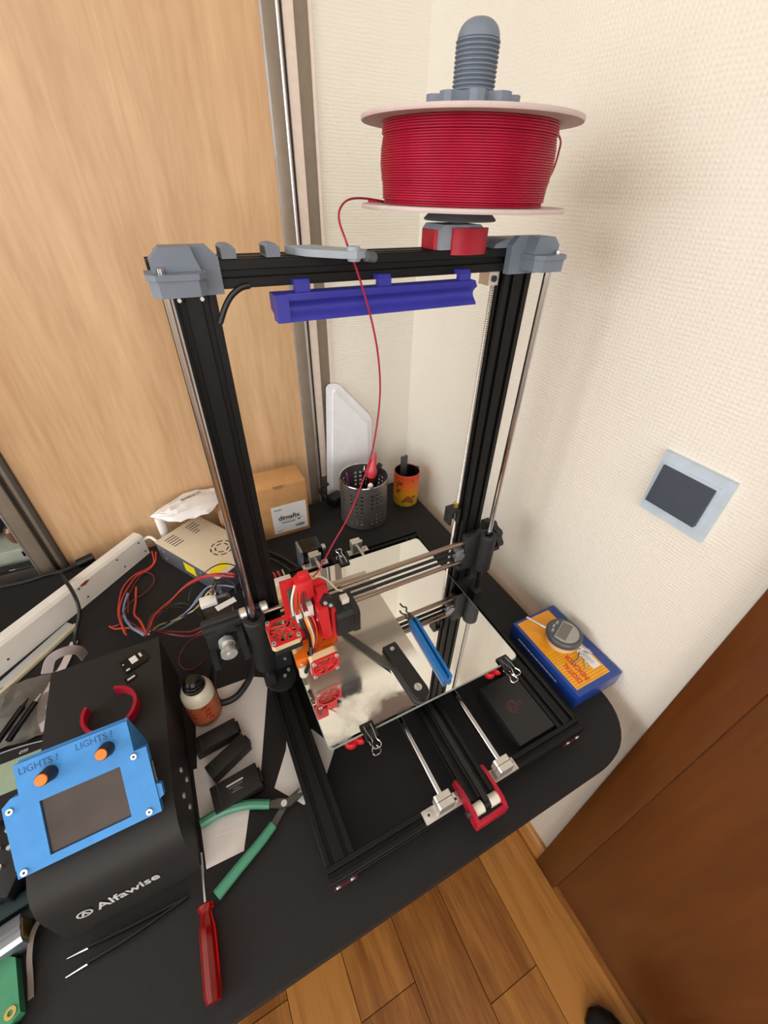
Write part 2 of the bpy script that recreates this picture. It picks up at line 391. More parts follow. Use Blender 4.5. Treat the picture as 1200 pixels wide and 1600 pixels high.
# ---------------------------------------------------------------- the room
XL, XR, YB, YF, ZC, ZT, ZW = -2400, 525, 772, -1900, 1520, -32, 1110
fl = struct(B().box(XL, XR, YF, 1300, -790, -768).build('floor', 'honey_parquet'), 'honey coloured parquet floor')
plank = None
xs = XR - 22; row = 0
while xs > -1700:
    w = 128; y = 1000 - (row * 310) % 720 - 150
    yy = [1290] + [y - 720 * k for k in range(6)]
    for a, c in zip(yy, yy[1:]):
        if a < YF: break
        c = max(c, YF)
        if a - c < 30: continue
        B().box(xs - w + .8, xs - .8, c + .8, a - .8, -768, -750 + random.uniform(-.25, .25), 0).build('plank', 'honey_parquet', fl, flat=True)
    xs -= w; row += 1
B().box(XR - 22, XR, YF, 1290, -768, -750).build('plank', 'honey_parquet', fl, flat=True)
struct(B().box(XL, XR, YF, 1300, ZC, ZC + 60).build('ceiling', 'ceiling_paint'), 'plain white ceiling')
struct(B().box(XR, XR + 120, YF, 1300, -750, ZC).build('wall_right', 'cream_woven_wallpaper'), 'cream wall with woven textured wallpaper')
struct(B().box(317, XR, YB + 4, YB + 60, -750, ZC).box(XL, 317, YB + 4, YB + 60, ZW, ZC).build('wall_back', 'cream_woven_wallpaper'), 'cream wall beside and above the wardrobe')
struct(B().box(XL, XR, YF - 100, YF, -750, ZC).build('wall_front', 'cream_woven_wallpaper'), 'cream wall opposite the wardrobe')
wl = B()
wl.box(XL - 120, XL, YF, -990, -750, ZC).box(XL - 120, XL, 790, 1300, -750, ZC).box(XL - 120, XL, -990, 790, -750, 300).box(XL - 120, XL, -990, 790, 1420, ZC)
struct(wl.build('wall_left', 'cream_woven_wallpaper'), 'cream wall with the window')
wi = struct(B().box(XL - 110, XL - 60, -990, -950, 300, 1420).box(XL - 110, XL - 60, 750, 790, 300, 1420).box(XL - 110, XL - 60, -950, 750, 300, 340).box(XL - 110, XL - 60, -950, 750, 1380, 1420).build('window_1', 'window_white'), 'white framed window')
B().box(XL - 108, XL - 62, -125, -75, 340, 1380).build('mullion', 'window_white', wi)
w2 = struct(B().box(-1500, -1460, YF + 1, YF + 40, 330, 1390).box(260, 300, YF + 1, YF + 40, 330, 1390).box(-1460, 260, YF + 1, YF + 40, 330, 370).box(-1460, 260, YF + 1, YF + 40, 1350, 1390).build('window_2', 'window_white'), 'white framed window behind the viewer')
B().box(-625, -575, YF + 3, YF + 38, 370, 1350).build('mullion', 'window_white', w2)
bb = struct(B().prism([(XR - 16, -750), (XR, -750), (XR, -690), (XR - 8, -690), (XR - 14, -696), (XR - 16, -710)], 'y', -38, 770).build('baseboard_right', 'baseboard_oak'), 'oak coloured baseboard')

# door in the right wall, beside the light switch
dr = struct(B().box(XR - 22, XR - .5, -100, -38, -750, 1350, 3).build('door_1', 'brown_door_veneer'), 'dark brown veneered door and casing')
dr2 = B().box(XR - 9, XR - .5, -1004, -100.5, -746, 1293).build('door_leaf', 'brown_door_veneer', dr)
B().box(XR - 22, XR - .5, -1100, -1004, -750, 1350, 3).build('casing_side', 'brown_door_veneer', dr)
B().box(XR - 22, XR - .5, -1004, -100, 1294, 1350, 3).build('casing_head', 'brown_door_veneer', dr)
B().cyl((XR - 10, -950, 280), (XR - 60, -950, 280), 9).box(XR - 66, XR - 54, -950, -840, 271, 289, 4).build('door_handle', 'brushed_steel', dr)

# wardrobe with sliding doors along the back
wr = thing('sliding_wardrobe', 'tall sliding wardrobe with light maple door and bronze profiles behind the desk', 'wardrobe', -400, YB, -750)
B().box(-322, 238, YB, YB + 18, -740, ZW - 12).build('door_panel', 'light_maple_laminate', wr)
ep = B().box(240, 266, YB - 6, YB + 16, -745, ZW - 8, 1.2).build('edge_profile', 'rail_bronze', wr)
B().box(236.5, 240, YB - 4, YB + 10, -745, ZW - 8).build('silver_bead', 'rail_silver', ep)
B().cyl((262, YB - 6, -745), (262, YB - 6, ZW - 8), 2.6, n=12).build('silver_bead', 'rail_silver', ep)
B().box(266, 271, YB + 4, YB + 14, -745, ZW - 8).build('shadow_gap', 'rail_dark', wr)
B().box(271, 288, YB - 2, YB + 10, 20, ZW - 8, 1).build('seal_strip', 'rail_pale', wr)
B().box(271, 316, YB + 2, YB + 30, -750, ZW - 15).build('jamb', 'rail_bronze', wr)
B().box(311, 316, YB - 1, YB + 10, -750, ZW - 15).build('jamb_edge', 'rail_pale', wr)
lp = B().box(-372, -345, YB - 10, YB + 8, -745, ZW - 8, 2).build('edge_profile', 'rail_bronze', wr)
B().box(-345, -338, YB + 2, YB + 8, -745, ZW - 8).box(-330, -321, YB - 8, YB + 12, -745, ZW - 8, 2).build('handle_groove', 'rail_dark', lp)
B().box(-338, -330, YB - 4, YB + 10, -745, ZW - 8, 2).build('handle_lip', 'rail_bronze', lp)
B().box(-374, -371, YB - 11, YB + 9, -745, ZW - 8).build('silver_bead', 'rail_silver', lp)
B().box(-1300, 310, 1240, 1260, -745, ZW - 15).build('back_panel', 'wardrobe_inside', wr)
B().box(-1318, -1300, 780, 1260, -745, ZW - 15).build('side_panel', 'wardrobe_inside', wr)
B().box(-1300, -342, 782, 1238, -62, -44).build('shelf', 'wardrobe_inside', wr)  # shelf added to carry the stand-ins for a mirror reflection
B().box(-1300, 310, 780, 1240, -748, -735).build('plinth', 'wardrobe_inside', wr)
B().box(-1320, 316, 778, 1260, ZW - 14, ZW - 1).build('top_panel', 'wardrobe_inside', wr)
B().box(-2390, -1318, 778, 800, -748, ZW - 3).build('door_panel', 'light_maple_laminate', wr)
# made-up shelf things standing in for clutter reflected in a mirrored door
gb = thing('reflection_box', 'grey-green box standing in for a reflection beside the bronze door edge', 'box', -440, 860, -44)
B().box(-500, -376, 812, 930, -43.5, -4, 4).build('body', 'box_greygreen', gb)
for x in (-398, -384): B().box(x, x + 8, 808, 812, -24, -12, 1).build('latch', 'dark_gloss', gb)
cb = B().sphere((-455, 900, 38), 68, 44, 42).sphere((-490, 880, 30), 44, 36, 34).build('reflection_pouch', 'black_cloth'); tag(cb, 'black pouch standing in for a dark reflection on the grey-green box', 'pouch')
am = B().lathe([(0, 0), (16, 0), (18, 8), (18, 30), (12, 38), (0, 38)], (-402, 850, -4)).build('reflection_jar', 'amber'); tag(am, 'small amber jar standing in for reflected amber glints on the grey-green box', 'jar')
tw = B().tube([(-470, 792, -38), (-420, 788, -36), (-380, 786, -38)], 1.6).build('reflection_rod', 'chrome'); tag(tw, 'thin bright rod standing in for reflected tools along the wardrobe shelf edge', 'rod')
bc = B().sphere((-455, 794, -36), 62, 8, 9).sphere((-395, 794, -38), 30, 7, 7).build('dark_gap_band', 'black_cloth'); tag(bc, 'black band standing in for a reflected dark gap along the wardrobe shelf edge', 'strap')

# light switch
sw = thing('light_switch', 'square light switch with silver frame and dark grey rocker on the cream wall', 'switch', XR, 87, 300)
ys0, ys1, zs0, zs1 = 43, 128, 283, 369
B().prism([(ys0, zs0), (ys1, zs0), (ys1, zs1), (ys0, zs1)], 'x', XR - 7, XR).build('frame', 'switch_frame', sw)
rk = B(); rk.prism([(XR - 7, zs0 + 17), (XR - 15, zs0 + 17.5), (XR - 11, zs1 - 16), (XR - 7, zs1 - 16)], 'y', ys0 + 13, ys1 - 7); rk.build('rocker', 'switch_rocker', sw)
B().prism([(ys0 + 9, zs0 + 13), (ys1 - 5, zs0 + 13), (ys1 - 5, zs1 - 12), (ys0 + 9, zs1 - 12)], 'x', XR - 8.2, XR - 6).build('inner_plate', 'switch_frame', sw)

# black shoe on the floor by the door
def shoe():
    t = thing('shoe', 'black shoe tip on the parquet beside the brown door', 'shoe', 430, -330, -750)
    b = B(rot(432, -330, -750, 94))
    secs = [(-190, 30, 62), (-120, 32, 66), (-60, 36, 60), (-10, 40, 44), (24, 33, 34), (42, 20, 26), (50, 8, 18)]
    rings = []
    for x, w, h in secs:
        rings.append([b.v((x, w * math.cos(a), 12 + max(0, h * math.sin(a)))) for a in [PI * k / 10 for k in range(11)]])
    for u, w in zip(rings, rings[1:]):
        for k in range(10): b.face([u[k], u[k + 1], w[k + 1], w[k]])
    b.face(rings[0]); b.face(rings[-1][::-1]); b.face([r[0] for r in rings] + [r[-1] for r in rings][::-1])
    b.build('upper', 'black_cloth', t, ang=60)
    c = B(rot(432, -330, -750, 94)); c.prism([(-192, -32), (-60, -38), (-10, -42), (26, -35), (46, -20), (54, 0), (46, 20), (26, 35), (-10, 42), (-60, 38), (-192, 32)], 'z', 0, 12.5); c.build('sole', 'dark_gloss', t)
shoe()

# ---------------------------------------------------------------- desk
dk = thing('desk', 'black desk with rounded corner holding the printer', 'desk', 0, 300, -750)
R = 84; poly = [(-1250, -46), (490 - R, -46)] + [(490 - R + R * math.sin(a), -46 + R - R * math.cos(a)) for a in [PI / 2 * k / 10 for k in range(11)]] + [(490, 738), (-1250, 738)]
tp = B().prism(poly, 'z', ZT - 22, ZT)
bmesh.ops.bevel(tp.bm, geom=[e for e in tp.bm.edges if abs(e.verts[0].co.z - e.verts[1].co.z) < .1 and e.verts[0].co.z > ZT - 1 and e.is_manifold], offset=2.0, segments=2, affect='EDGES')
tp.build('tabletop', 'table_black', dk)
for x, y in ((420, 60), (420, 660), (-1180, 60), (-1180, 660)): B().box(x - 25, x + 25, y - 25, y + 25, -750, ZT - 22, 2).build('leg', 'black_anodised', dk)
B().box(-1155, 395, 650, 670, -190, ZT - 22).build('apron', 'table_black', dk)

# ---------------------------------------------------------------- cable and strand routes (millimetres)
WIRES = {'black1': ('black', 1.3,
            [(-155.6, 422.5, 36.0), (-148.6, 485.8, 0.0), (-126.2, 513.0, -15.0), (-101.4, 494.3, -10.0), (-80.4, 447.1, 20.0),
             (-69.1, 402.3, 60.0)]),
 'black2': ('black', 1.3, [(-154.4, 421.3, 36.0), (-140.3, 489.8, 0.0), (-109.1, 503.6, 0.0), (-79.0, 458.3, 20.0), (-62.9, 394.0, 70.0)]),
 'black3': ('black', 1.2,
            [(-152.1, 420.2, 36.0), (-126.1, 467.1, 0.0), (-88.0, 450.7, 20.0), (-58.6, 391.8, 90.0), (-37.7, 375.8, 130.0), (-26.8, 385.9, 140.0),
             (-11.7, 371.6, 145.0)]),
 'black4': ('black', 1.1,
            [(-92.2, 504.0, 0.0), (-80.9, 509.6, 20.0), (-50.4, 498.0, 60.0), (-25.8, 497.8, 70.0), (-7.0, 513.4, 50.0), (6.1, 533.2, 20.0)]),
 'blue_thick': ('ltblue', 2.4,
                [(-201.3, 599.3, -26.0), (-207.6, 562.9, -22.0), (-201.4, 515.7, -5.0), (-185.0, 465.2, 18.0), (-169.9, 437.2, 30.0),
                 (-161.0, 421.9, 34.0)]),
 'grey1': ('grey', 1.2,
           [(-155.6, 421.9, 36.0), (-134.4, 463.3, 0.0), (-101.0, 474.8, 0.0), (-75.9, 463.7, 30.0), (-52.1, 436.0, 80.0), (-38.3, 386.9, 130.0),
            (-36.2, 332.6, 168.0)]),
 'grey2': ('ltblue', 1.3,
           [(-155.0, 419.8, 36.0), (-129.4, 459.0, 0.0), (-94.2, 475.2, 5.0), (-70.2, 458.9, 45.0), (-48.0, 423.0, 95.0), (-24.7, 370.3, 140.0),
            (-8.1, 348.7, 150.0)]),
 'loop_brown': ('maroon', 1.1,
                [(-194.5, 520.0, 0.0), (-199.0, 600.2, -28.0), (-173.9, 648.9, -28.0), (-156.2, 637.8, -28.0), (-154.0, 611.9, -28.0),
                 (-173.5, 587.9, -28.0), (-194.4, 567.8, -20.0), (-203.4, 508.0, 5.0), (-190.0, 446.9, 30.0)]),
 'maroon1': ('maroon', 1.6,
             [(-157.2, 422.6, 36.0), (-157.3, 498.4, -5.0), (-133.9, 521.0, -15.0), (-102.3, 530.4, 5.0), (-76.0, 509.1, 40.0), (-47.3, 468.6, 80.0),
              (-20.8, 417.5, 120.0), (-3.0, 374.3, 150.0)]),
 'maroon2': ('pink', 1.6,
             [(-158.6, 423.3, 36.0), (-155.6, 496.2, -8.0), (-130.9, 523.8, -15.0), (-98.4, 528.0, 10.0), (-64.2, 495.3, 50.0), (-34.2, 439.1, 100.0),
              (-6.1, 373.1, 148.0)]),
 'maroon3': ('red', 1.4,
             [(-155.9, 420.3, 36.0), (-151.1, 496.8, -2.0), (-119.5, 526.3, -5.0), (-90.6, 523.2, 20.0), (-53.3, 472.5, 75.0), (-23.4, 422.9, 115.0),
              (-5.8, 380.4, 148.0)]),
 'maroon_low': ('maroon', 1.5, [(-151.8, 425.3, 36.0), (-134.0, 432.5, 10.0), (-109.3, 411.1, 15.0), (-88.9, 382.1, 40.0), (-68.5, 338.1, 95.0)]),
 'maroon_low2': ('maroon', 1.4, [(-152.9, 424.0, 36.0), (-134.6, 442.3, 5.0), (-108.9, 422.3, 12.0), (-90.1, 392.1, 40.0), (-68.8, 344.6, 95.0)]),
 'motor_cable': ('black', 1.2, [(-35.8, 343.3, 172.0), (-32.0, 345.4, 178.0), (-19.8, 349.6, 170.0), (-8.9, 345.9, 160.0), (-9.5, 335.6, 150.0)]),
 'motor_lead1': ('maroon', 1.0, [(-40.6, 331.1, 166.0), (-37.6, 337.5, 172.0), (-33.1, 347.0, 172.0), (-26.0, 358.8, 165.0)]),
 'motor_lead2': ('black', 1.0, [(-37.8, 332.1, 166.0), (-35.3, 334.4, 174.0), (-29.2, 341.4, 174.0), (-18.8, 354.2, 160.0)]),
 'psu_red1': ('red', 1.4,
              [(-145.8, 678.2, 0.0), (-148.9, 669.7, -22.0), (-161.1, 660.9, -28.0), (-189.0, 651.0, -28.0), (-209.5, 622.0, -26.0),
               (-215.7, 579.9, -22.0), (-213.3, 533.9, -10.0), (-199.3, 474.6, 15.0), (-190.6, 442.1, 32.0)]),
 'psu_red2': ('red', 1.4,
              [(-138.4, 671.9, 0.0), (-146.4, 668.5, -22.0), (-161.1, 654.6, -27.0), (-184.9, 647.6, -29.0), (-204.3, 611.1, -27.0),
               (-213.2, 568.1, -20.0), (-209.7, 519.7, -5.0), (-193.8, 456.4, 25.0), (-188.0, 436.5, 33.0)]),
 'red_c': ('red', 2.0,
           [(-186.6, 613.0, -28.0), (-187.9, 568.4, -24.0), (-187.7, 523.3, -12.0), (-174.5, 486.2, 5.0), (-162.0, 438.5, 28.0),
            (-158.1, 419.6, 36.0)]),
 'red_d': ('red', 1.5, [(-233.7, 529.2, -28.0), (-221.8, 510.9, -20.0), (-196.2, 479.6, 5.0), (-174.2, 453.0, 22.0), (-161.0, 426.9, 33.0)]),
 'red_e': ('maroon', 1.5,
           [(-232.3, 526.5, -28.0), (-214.7, 520.9, -22.0), (-211.2, 541.2, -24.0), (-196.4, 505.4, -5.0), (-166.1, 442.2, 26.0),
            (-159.7, 423.7, 34.0)]),
 'thin_loop': ('maroon', 0.8,
               [(-69.9, 336.5, 90.0), (-103.3, 407.5, 0.0), (-122.9, 414.3, -29.0), (-127.4, 395.6, -29.0), (-121.4, 379.2, -29.0),
                (-106.9, 372.1, -29.0), (-89.9, 378.6, -26.0), (-72.6, 363.4, 20.0)]),
 'white1': ('white', 1.0,
            [(-154.5, 419.3, 36.0), (-139.4, 458.4, 2.0), (-113.3, 466.5, -2.0), (-74.8, 451.1, 30.0), (-51.7, 414.4, 90.0), (-39.4, 380.2, 130.0),
             (-35.5, 330.6, 168.0)]),
 'x_cable': ('black', 1.0, [(-20.1, 334.3, 160.0), (-21.6, 323.0, 152.0), (-20.9, 305.5, 150.0), (-14.6, 295.0, 148.0)]),
 'yellow': ('yellow', 1.1,
            [(-156.3, 421.5, 36.0), (-145.5, 458.2, 8.0), (-123.6, 465.9, 0.0), (-91.9, 461.5, 10.0), (-66.2, 440.3, 50.0), (-49.2, 407.2, 100.0),
             (-41.1, 332.0, 166.0)])}
PATHS = {'filament': [(230.3, 352.0, 610.9), (199.6, 335.0, 613.7), (175.8, 315.0, 613.0), (159.7, 296.0, 607.5), (152.5, 282.0, 599.1),
              (152.9, 270.0, 586.3), (157.3, 270.0, 575.9), (163.5, 268.0, 559.6), (172.0, 262.0, 528.2), (178.5, 258.0, 493.3),
              (179.9, 254.0, 455.1), (173.9, 250.0, 414.4), (163.6, 248.0, 373.6), (138.8, 246.0, 314.2), (113.5, 246.0, 272.5), (94.7, 248.0, 236.5),
              (84.8, 250.0, 222.7)],
 'power_cord': [(-321.3, 714.8, -25.0), (-288.8, 624.8, 26.0), (-275.4, 588.8, 31.0), (-267.2, 558.3, 24.0), (-271.0, 546.2, 4.0),
                (-284.3, 537.3, -20.0), (-288.1, 518.5, -28.0), (-285.4, 504.0, -28.0)],
 'rear_cable1': [(68.9, 607.0, -20.0), (101.5, 571.2, -26.0), (124.2, 527.5, -26.0), (144.3, 480.2, -20.0)],
 'rear_cable2': [(66.4, 585.4, -20.0), (90.8, 558.5, -26.0), (108.3, 522.5, -28.0)],
 'ribbon1': [(-290.1, 402.3, 45.0), (-279.5, 412.4, 60.0), (-264.7, 421.1, 58.0), (-253.6, 431.7, 40.0), (-255.3, 441.8, 10.0)],
 'sleeve_loop': [(-41.9, 305.3, 92.0), (-63.6, 312.0, 45.0), (-78.9, 313.7, 0.0), (-81.5, 300.2, -24.0), (-73.3, 288.6, -27.0), (-48.9, 289.6, -25.0),
                 (-22.3, 298.3, 0.0), (-8.4, 303.6, 45.0), (-4.2, 304.0, 75.0)],
 'top_cable': [(70.7, 291.0, 553.1), (62.8, 291.0, 551.6), (54.2, 291.0, 546.2), (47.1, 291.0, 537.6), (40.2, 291.0, 525.2)]}

# ---------------------------------------------------------------- the printer
pr = thing('desktop_printer', 'open frame 3D printer of black aluminium beams with mirror bed on the black desk', '3D printer', 199, 250, ZT)
def beam(name, ax, w, h, u0, w0, a0, a1, n, swap=False):
    prof = slot_profile(w, h, n)
    if swap: prof = [(b, a) for a, b in slot_profile(h, w, n)]
    return B().prism([(u0 + a, w0 + b) for a, b in prof], ax, a0, a1).build(name, 'black_anodised', pr)
# base
beam('front_beam', 'x', 18, 18, 0, -18, 0, 398, 1)
beam('rear_beam', 'x', 18, 18, 480, -18, 0, 398, 1)
beam('side_beam', 'y', 36, 18, 0, -18, 18, 480, 2)
beam('side_beam', 'y', 36, 18, 362, -18, 18, 480, 2)
beam('centre_beam', 'y', 36, 18, 184, 0, -6, 490, 2)
for x, y in ((17, 10), (381, 10), (17, 490), (381, 490)):
    f = B().prism([(x - 15, y - 10), (x + 15, y - 10), (x + 15, y + 8), (x - 15, y + 8)], 'z', ZT, -18).build('foot', 'maroon_plastic', pr)
    s = -1 if y < 100 else 1
    for d in (-9, 9): screw(B(), (x + d, y + s * 9, -23), (0, s, -.1), 3.2, 2.4).build('foot_bolt', 'silver_screw', f)
# uprights and top beam
beam('upright', 'z', 38, 18, 4, 293, 0, 551, 2)
beam('upright', 'z', 38, 18, 356, 293, 0, 551, 2)
beam('top_beam', 'x', 36, 22, 293, 551, -5, 403, 2)
# corner brackets of grey printed plastic
def bracket(mir):
    X = (lambda x: 398 - x) if mir else (lambda x: x); k = -1 if mir else 1
    P = lambda pts: [(X(x), z) for x, z in pts][::k]
    b = B()
    b.prism(P(((-2, 549), (48, 549), (48, 576), (40, 584.5), (6, 584.5), (-2, 577))), 'y', 284, 292.6)
    b.prism(P(((-3, 566), (33, 566), (29, 577), (27, 584.5), (5, 584.5), (-3, 577))), 'y', 268, 284)
    b.prism(P(((3, 573.2), (66 if mir else 47, 573.2), (63 if mir else 46, 577), (50 if mir else 40, 581), (8, 581), (3, 578))), 'y', 292.6, 330)
    o = b.build('corner_bracket', 'grey_printed', pr)
    c = B(); c.prism(P(((-7, 283.9), (-7, 263), (-1, 255), (27, 255), (33, 263), (33, 283.9))), 'z', 553.5, 565)
    c.prism(P(((-8.5, 283.9), (-8.5, 262), (-2, 253.5), (28, 253.5), (34.5, 262), (34.5, 283.9))), 'z', 565, 569)
    c.build('rod_holder', 'grey_printed', o)
    return o
for m in (False, True):
    o = bracket(m); x = 395 if m else 3
    B().cyl((x, 262, 569), (x, 262, 572.5), 3.0, n=16).build('rod_end', 'chrome', o)
for x in (12, 30): screw(B(), (x, 293.2, 545), (0, -1, 0), 1.7, 1.6).build('bracket_screw', 'silver_screw', pr)
# smooth rods
for x in (3, 395): B().cyl((x, 270, 4), (x, 270, 566), 4.2, n=20).build('z_rod', 'chrome', pr)
# lead screw with thread
prof = []; z = 6.0
while z < 545: prof += [(1.9, z), (2.5, z + .9), (1.9, z + 1.8)]; z += 2.6
B().lathe([(0, 5)] + prof + [(0, 545)], (351.6, 309, 0), 10).build('lead_screw', 'zinc', pr)
B().prism([(338, 536), (352, 536), (352, 550.8), (338, 550.8)], 'y', 300, 318).build('screw_bearing', 'zinc', pr)
B().cyl((345, 299.6, 543), (345, 298.2, 543), 3.4, n=14).build('bearing_hole', 'screw_hole', pr)
B().box(334, 354.5, 300, 318, 206, 212, 1).box(334, 338, 300, 318, 182, 206, 1).box(349.8, 354.5, 300, 318, 182, 206, 1).build('screw_nut_holder', 'black_printed', pr)
B().cyl((349, 309, 212), (349, 309, 220), 5.0, n=16).build('screw_nut', 'brass', pr)
# lower Z mounts, rounded at the front
for s_ in (0, 1):
    X = (lambda x: 398 - x) if s_ else (lambda x: x)
    ang = [PI * k / 12 for k in range(13)]
    pl = [(X(20 + 23 * math.cos(a)), 270 - 22 * math.sin(a)) for a in ang]
    b = B().prism([(X(43), 292.8)] + pl + [(X(-3), 292.8)], 'z', 0.2, 8)
    b.prism([(X(43), 292.8), (X(43), 284), (X(-3), 284), (X(-3), 292.8)], 'z', 8, 46)
    b.prism([(X(-5), 292.8), (X(-5), 262), (X(11), 262), (X(11), 284), (X(11), 292.8)], 'z', 8, 30)
    o = b.build('lower_z_mount', 'black_printed', pr)
    for x, y in ((26, 268), (34, 276)): screw(B(), (X(x), y, 8), (0, 0, 1), 2.6, 2.4).build('mount_screw', 'silver_screw', o)
    screw(B(), (X(33), 284, 30), (0, -1, 0), 2.4, 2).build('mount_screw', 'silver_screw', o)
# X gantry ends
def sleeve(x, z0, z1, r):
    b = B().lathe([(4.6, z0), (r - 1, z0), (r, z0 + 2), (r, z1 - 2), (r - 1.5, z1), (8, z1), (7.4, z1 - 3), (4.6, z1 - 3)], (x, 270, 0), 28)
    return b
xl = sleeve(3, 52, 163, 14.5)
xl.box(-62, 16, 283, 299.8 - 8, 92, 166, 2); xl.box(-62, -54, 262, 284, 92, 112); xl.box(-62, -10, 276, 284, 152, 162, 1); xl.box(-22, -14, 262, 284, 92, 150)
xlo = xl.build('x_motor_mount', 'black_printed', pr)
B().box(-60, -18, 292, 334, 112, 154, 5).build('x_motor', 'dark_gloss', pr)
B().box(-60.5, -17.5, 334, 342, 111.5, 154.5, 5).build('x_motor_cap', 'alu_profile', pr)
B().box(-58, -36, 322, 338, 154, 162, 1).build('motor_plug', 'connector_white', pr)
b = B(rot(-26, 318, 154.2, 15)); b.box(-14, 14, -5, 5, 0, .5); b.build('motor_sticker', 'label_white', pr)
B().cyl((-38, 292, 130), (-38, 250, 130), 3, n=14).cyl((-38, 276, 130), (-38, 268, 130), 10.5).cyl((-38, 258, 130), (-38, 252, 130), 10.5).cyl((-38, 268, 130), (-38, 258, 130), 7).build('x_pulley', 'silver_screw', pr)
b = B()
for x in (-13, 15):
    b.lathe([(0, 0), (5, 0), (8.2, 1.5), (8.2, 9), (5, 10.5), (0, 10.5)], (x, 284, 162), 12, Matrix.Rotation(PI / 2, 4, 'Y'))
b.build('clamp_nut', 'zinc', pr)
xr = sleeve(395, 88, 166, 14.5)
xr.box(358, 394, 278, 292.6, 88, 164, 2); xr.box(352, 372, 280, 291, 88, 98)
xro = xr.build('x_idler_mount', 'black_printed', pr)
b = B(axes((417, 294, 136), (0, 1, 0), (0, 0, 1)))
kp = []
for k in range(8):
    for t, r in ((-.28, 27), (-.14, 30), (.14, 30), (.28, 27), (.39, 25.5)): kp.append((r * math.cos(2 * PI * (k + t) / 8), r * math.sin(2 * PI * (k + t) / 8)))
b.prism(kp, 'z', 0, 12); b.cyl((0, 0, 12), (0, 0, 20), 9)
b.build('tension_knob', 'black_printed', xro)
B().box(342, 357, 279, 290, 114, 138, 1).build('idler_fork', 'alu_profile', xro)
B().cyl((350, 277, 125), (350, 292, 125), 8).build('idler_wheel', 'alu_profile', xro)
for z in (147, 102): B().cyl((-2, 287, z), (384, 287, z), 4.2, n=16).build('x_rod', 'rod_dull', pr)
for z in (132, 118): B().box(-30, 350, 283, 289, z - .9, z + .9).build('x_belt', 'wire_black', pr)
screw(B(), (352, 289, 141), (0, -.3, 1), 2.6, 5).build('belt_screw', 'silver_screw', pr)

# Y rods in their silver holders
def rod_holder(x, y, s):
    b = B()
    b.prism([(x - 11, 14), (x + 11, 14), (x + 11, 31), (x + 9.5, 32.5), (x - 9.5, 32.5), (x - 11, 31)], 'y', y - 8, y - .4); b.prism([(x - 11, 14), (x + 11, 14), (x + 11, 31), (x + 9.5, 32.5), (x - 9.5, 32.5), (x - 11, 31)], 'y', y + .4, y + 8)
    b.prism([(x - 11, 2), (x + 11, 2), (x + 9, 14), (x - 9, 14)], 'y', y - 6, y + 6)
    b.box(x - 27, x + 27, y - 8, y + 8, .2, 3, .8)
    o = b.build('rod_clamp', 'zinc', pr)
    for d in (-20, 20):
        B().cyl((x + d, y, 3), (x + d, y, 5.4), 4, n=14).build('clamp_screw', 'silver_screw', o); B().cyl((x + d, y, 5.3), (x + d, y, 5.6), 1.8, n=6).build('screw_socket', 'screw_hole', o)
    B().cyl((x + 11, y, 27), (x + 14, y, 27), 3.4, n=12).build('clamp_bolt', 'silver_screw', o)
for x in (153, 245):
    B().cyl((x, 2, 23), (x, 492, 23), 4, n=16).build('y_rod', 'chrome', pr)
    rod_holder(x, 8, 1); rod_holder(x, 489, -1)
    for y in (190, 330): B().box(x - 17, x + 17, y - 15, y + 15, 13.5, 38, 2).build('y_bearing_block', 'black_plastic', pr)
# belt tensioner of red plastic at the front
b = B()
arm = [(24, 0), (24, 13), (10, 17), (-18, 17), (-27, 12), (-27, -6), (-20, -6), (-14, 0)]
b.prism(arm, 'x', 179, 184); b.prism(arm, 'x', 221.5, 226.5); b.box(179, 226.5, -31, -25, -6, 12, 1.5)
tn = b.build('belt_tensioner', 'crimson_printed', pr)
B().cyl((184.2, -14, 8), (198, -14, 8), 7.5).cyl((208, -14, 8), (221.3, -14, 8), 7.5).build('belt_roller', 'nylon_white', tn)
B().cyl((198, -14, 8), (208, -14, 8), 6).build('roller_core', 'black_plastic', tn)
B().cyl((179, -14, 8), (174, -14, 8), 4, n=8).build('tension_nut', 'tool_steel', tn)
B().box(199.5, 206.5, -14, 486, 18.6, 20).build('y_belt', 'wire_black', pr)
# bed: carriage, heated plate, mirror and level knobs
B().box(120, 278, 170, 350, 38.2, 41.5, 1).box(70, 328, 235, 265, 38.2, 41.5).build('y_carriage', 'black_plastic', pr)
B().box(50, 348, 120, 414, 44, 50.6, 2).build('heated_plate', 'black_plastic', pr)
mirror_glass('mirror_surface'); mat('glass_edge', (150, 160, 154), 0.15)
def rrect(x0, x1, y0, y1, r, n=6):
    out = []
    for cx, cy, a in ((x1 - r, y0 + r, -PI / 2), (x1 - r, y1 - r, 0), (x0 + r, y1 - r, PI / 2), (x0 + r, y0 + r, PI)):
        out += [(cx + r * math.cos(a + PI / 2 * k / n), cy + r * math.sin(a + PI / 2 * k / n)) for k in range(n + 1)]
    return out
mg = B().prism(rrect(44, 354, 113, 421, 8), 'z', 50.8, 54).build('mirror_plate', 'glass_edge', pr)
B().prism(rrect(45, 353, 114, 420, 7.5), 'z', 54.0, 54.3).build('mirror_face', 'mirror_surface', mg)
for x, y in ((84, 122), (318, 122), (84, 412), (318, 412)):
    b = B()
    for d in (-7, 7): b.lathe([(0, 22), (7.5, 22), (9, 25), (9, 31), (7, 34), (0, 34)], (x + d, y, 0), 16)
    b.cyl((x, y, 24), (x, y, 44), 4.5, n=12)
    b.build('level_knob', 'red_printed', pr)
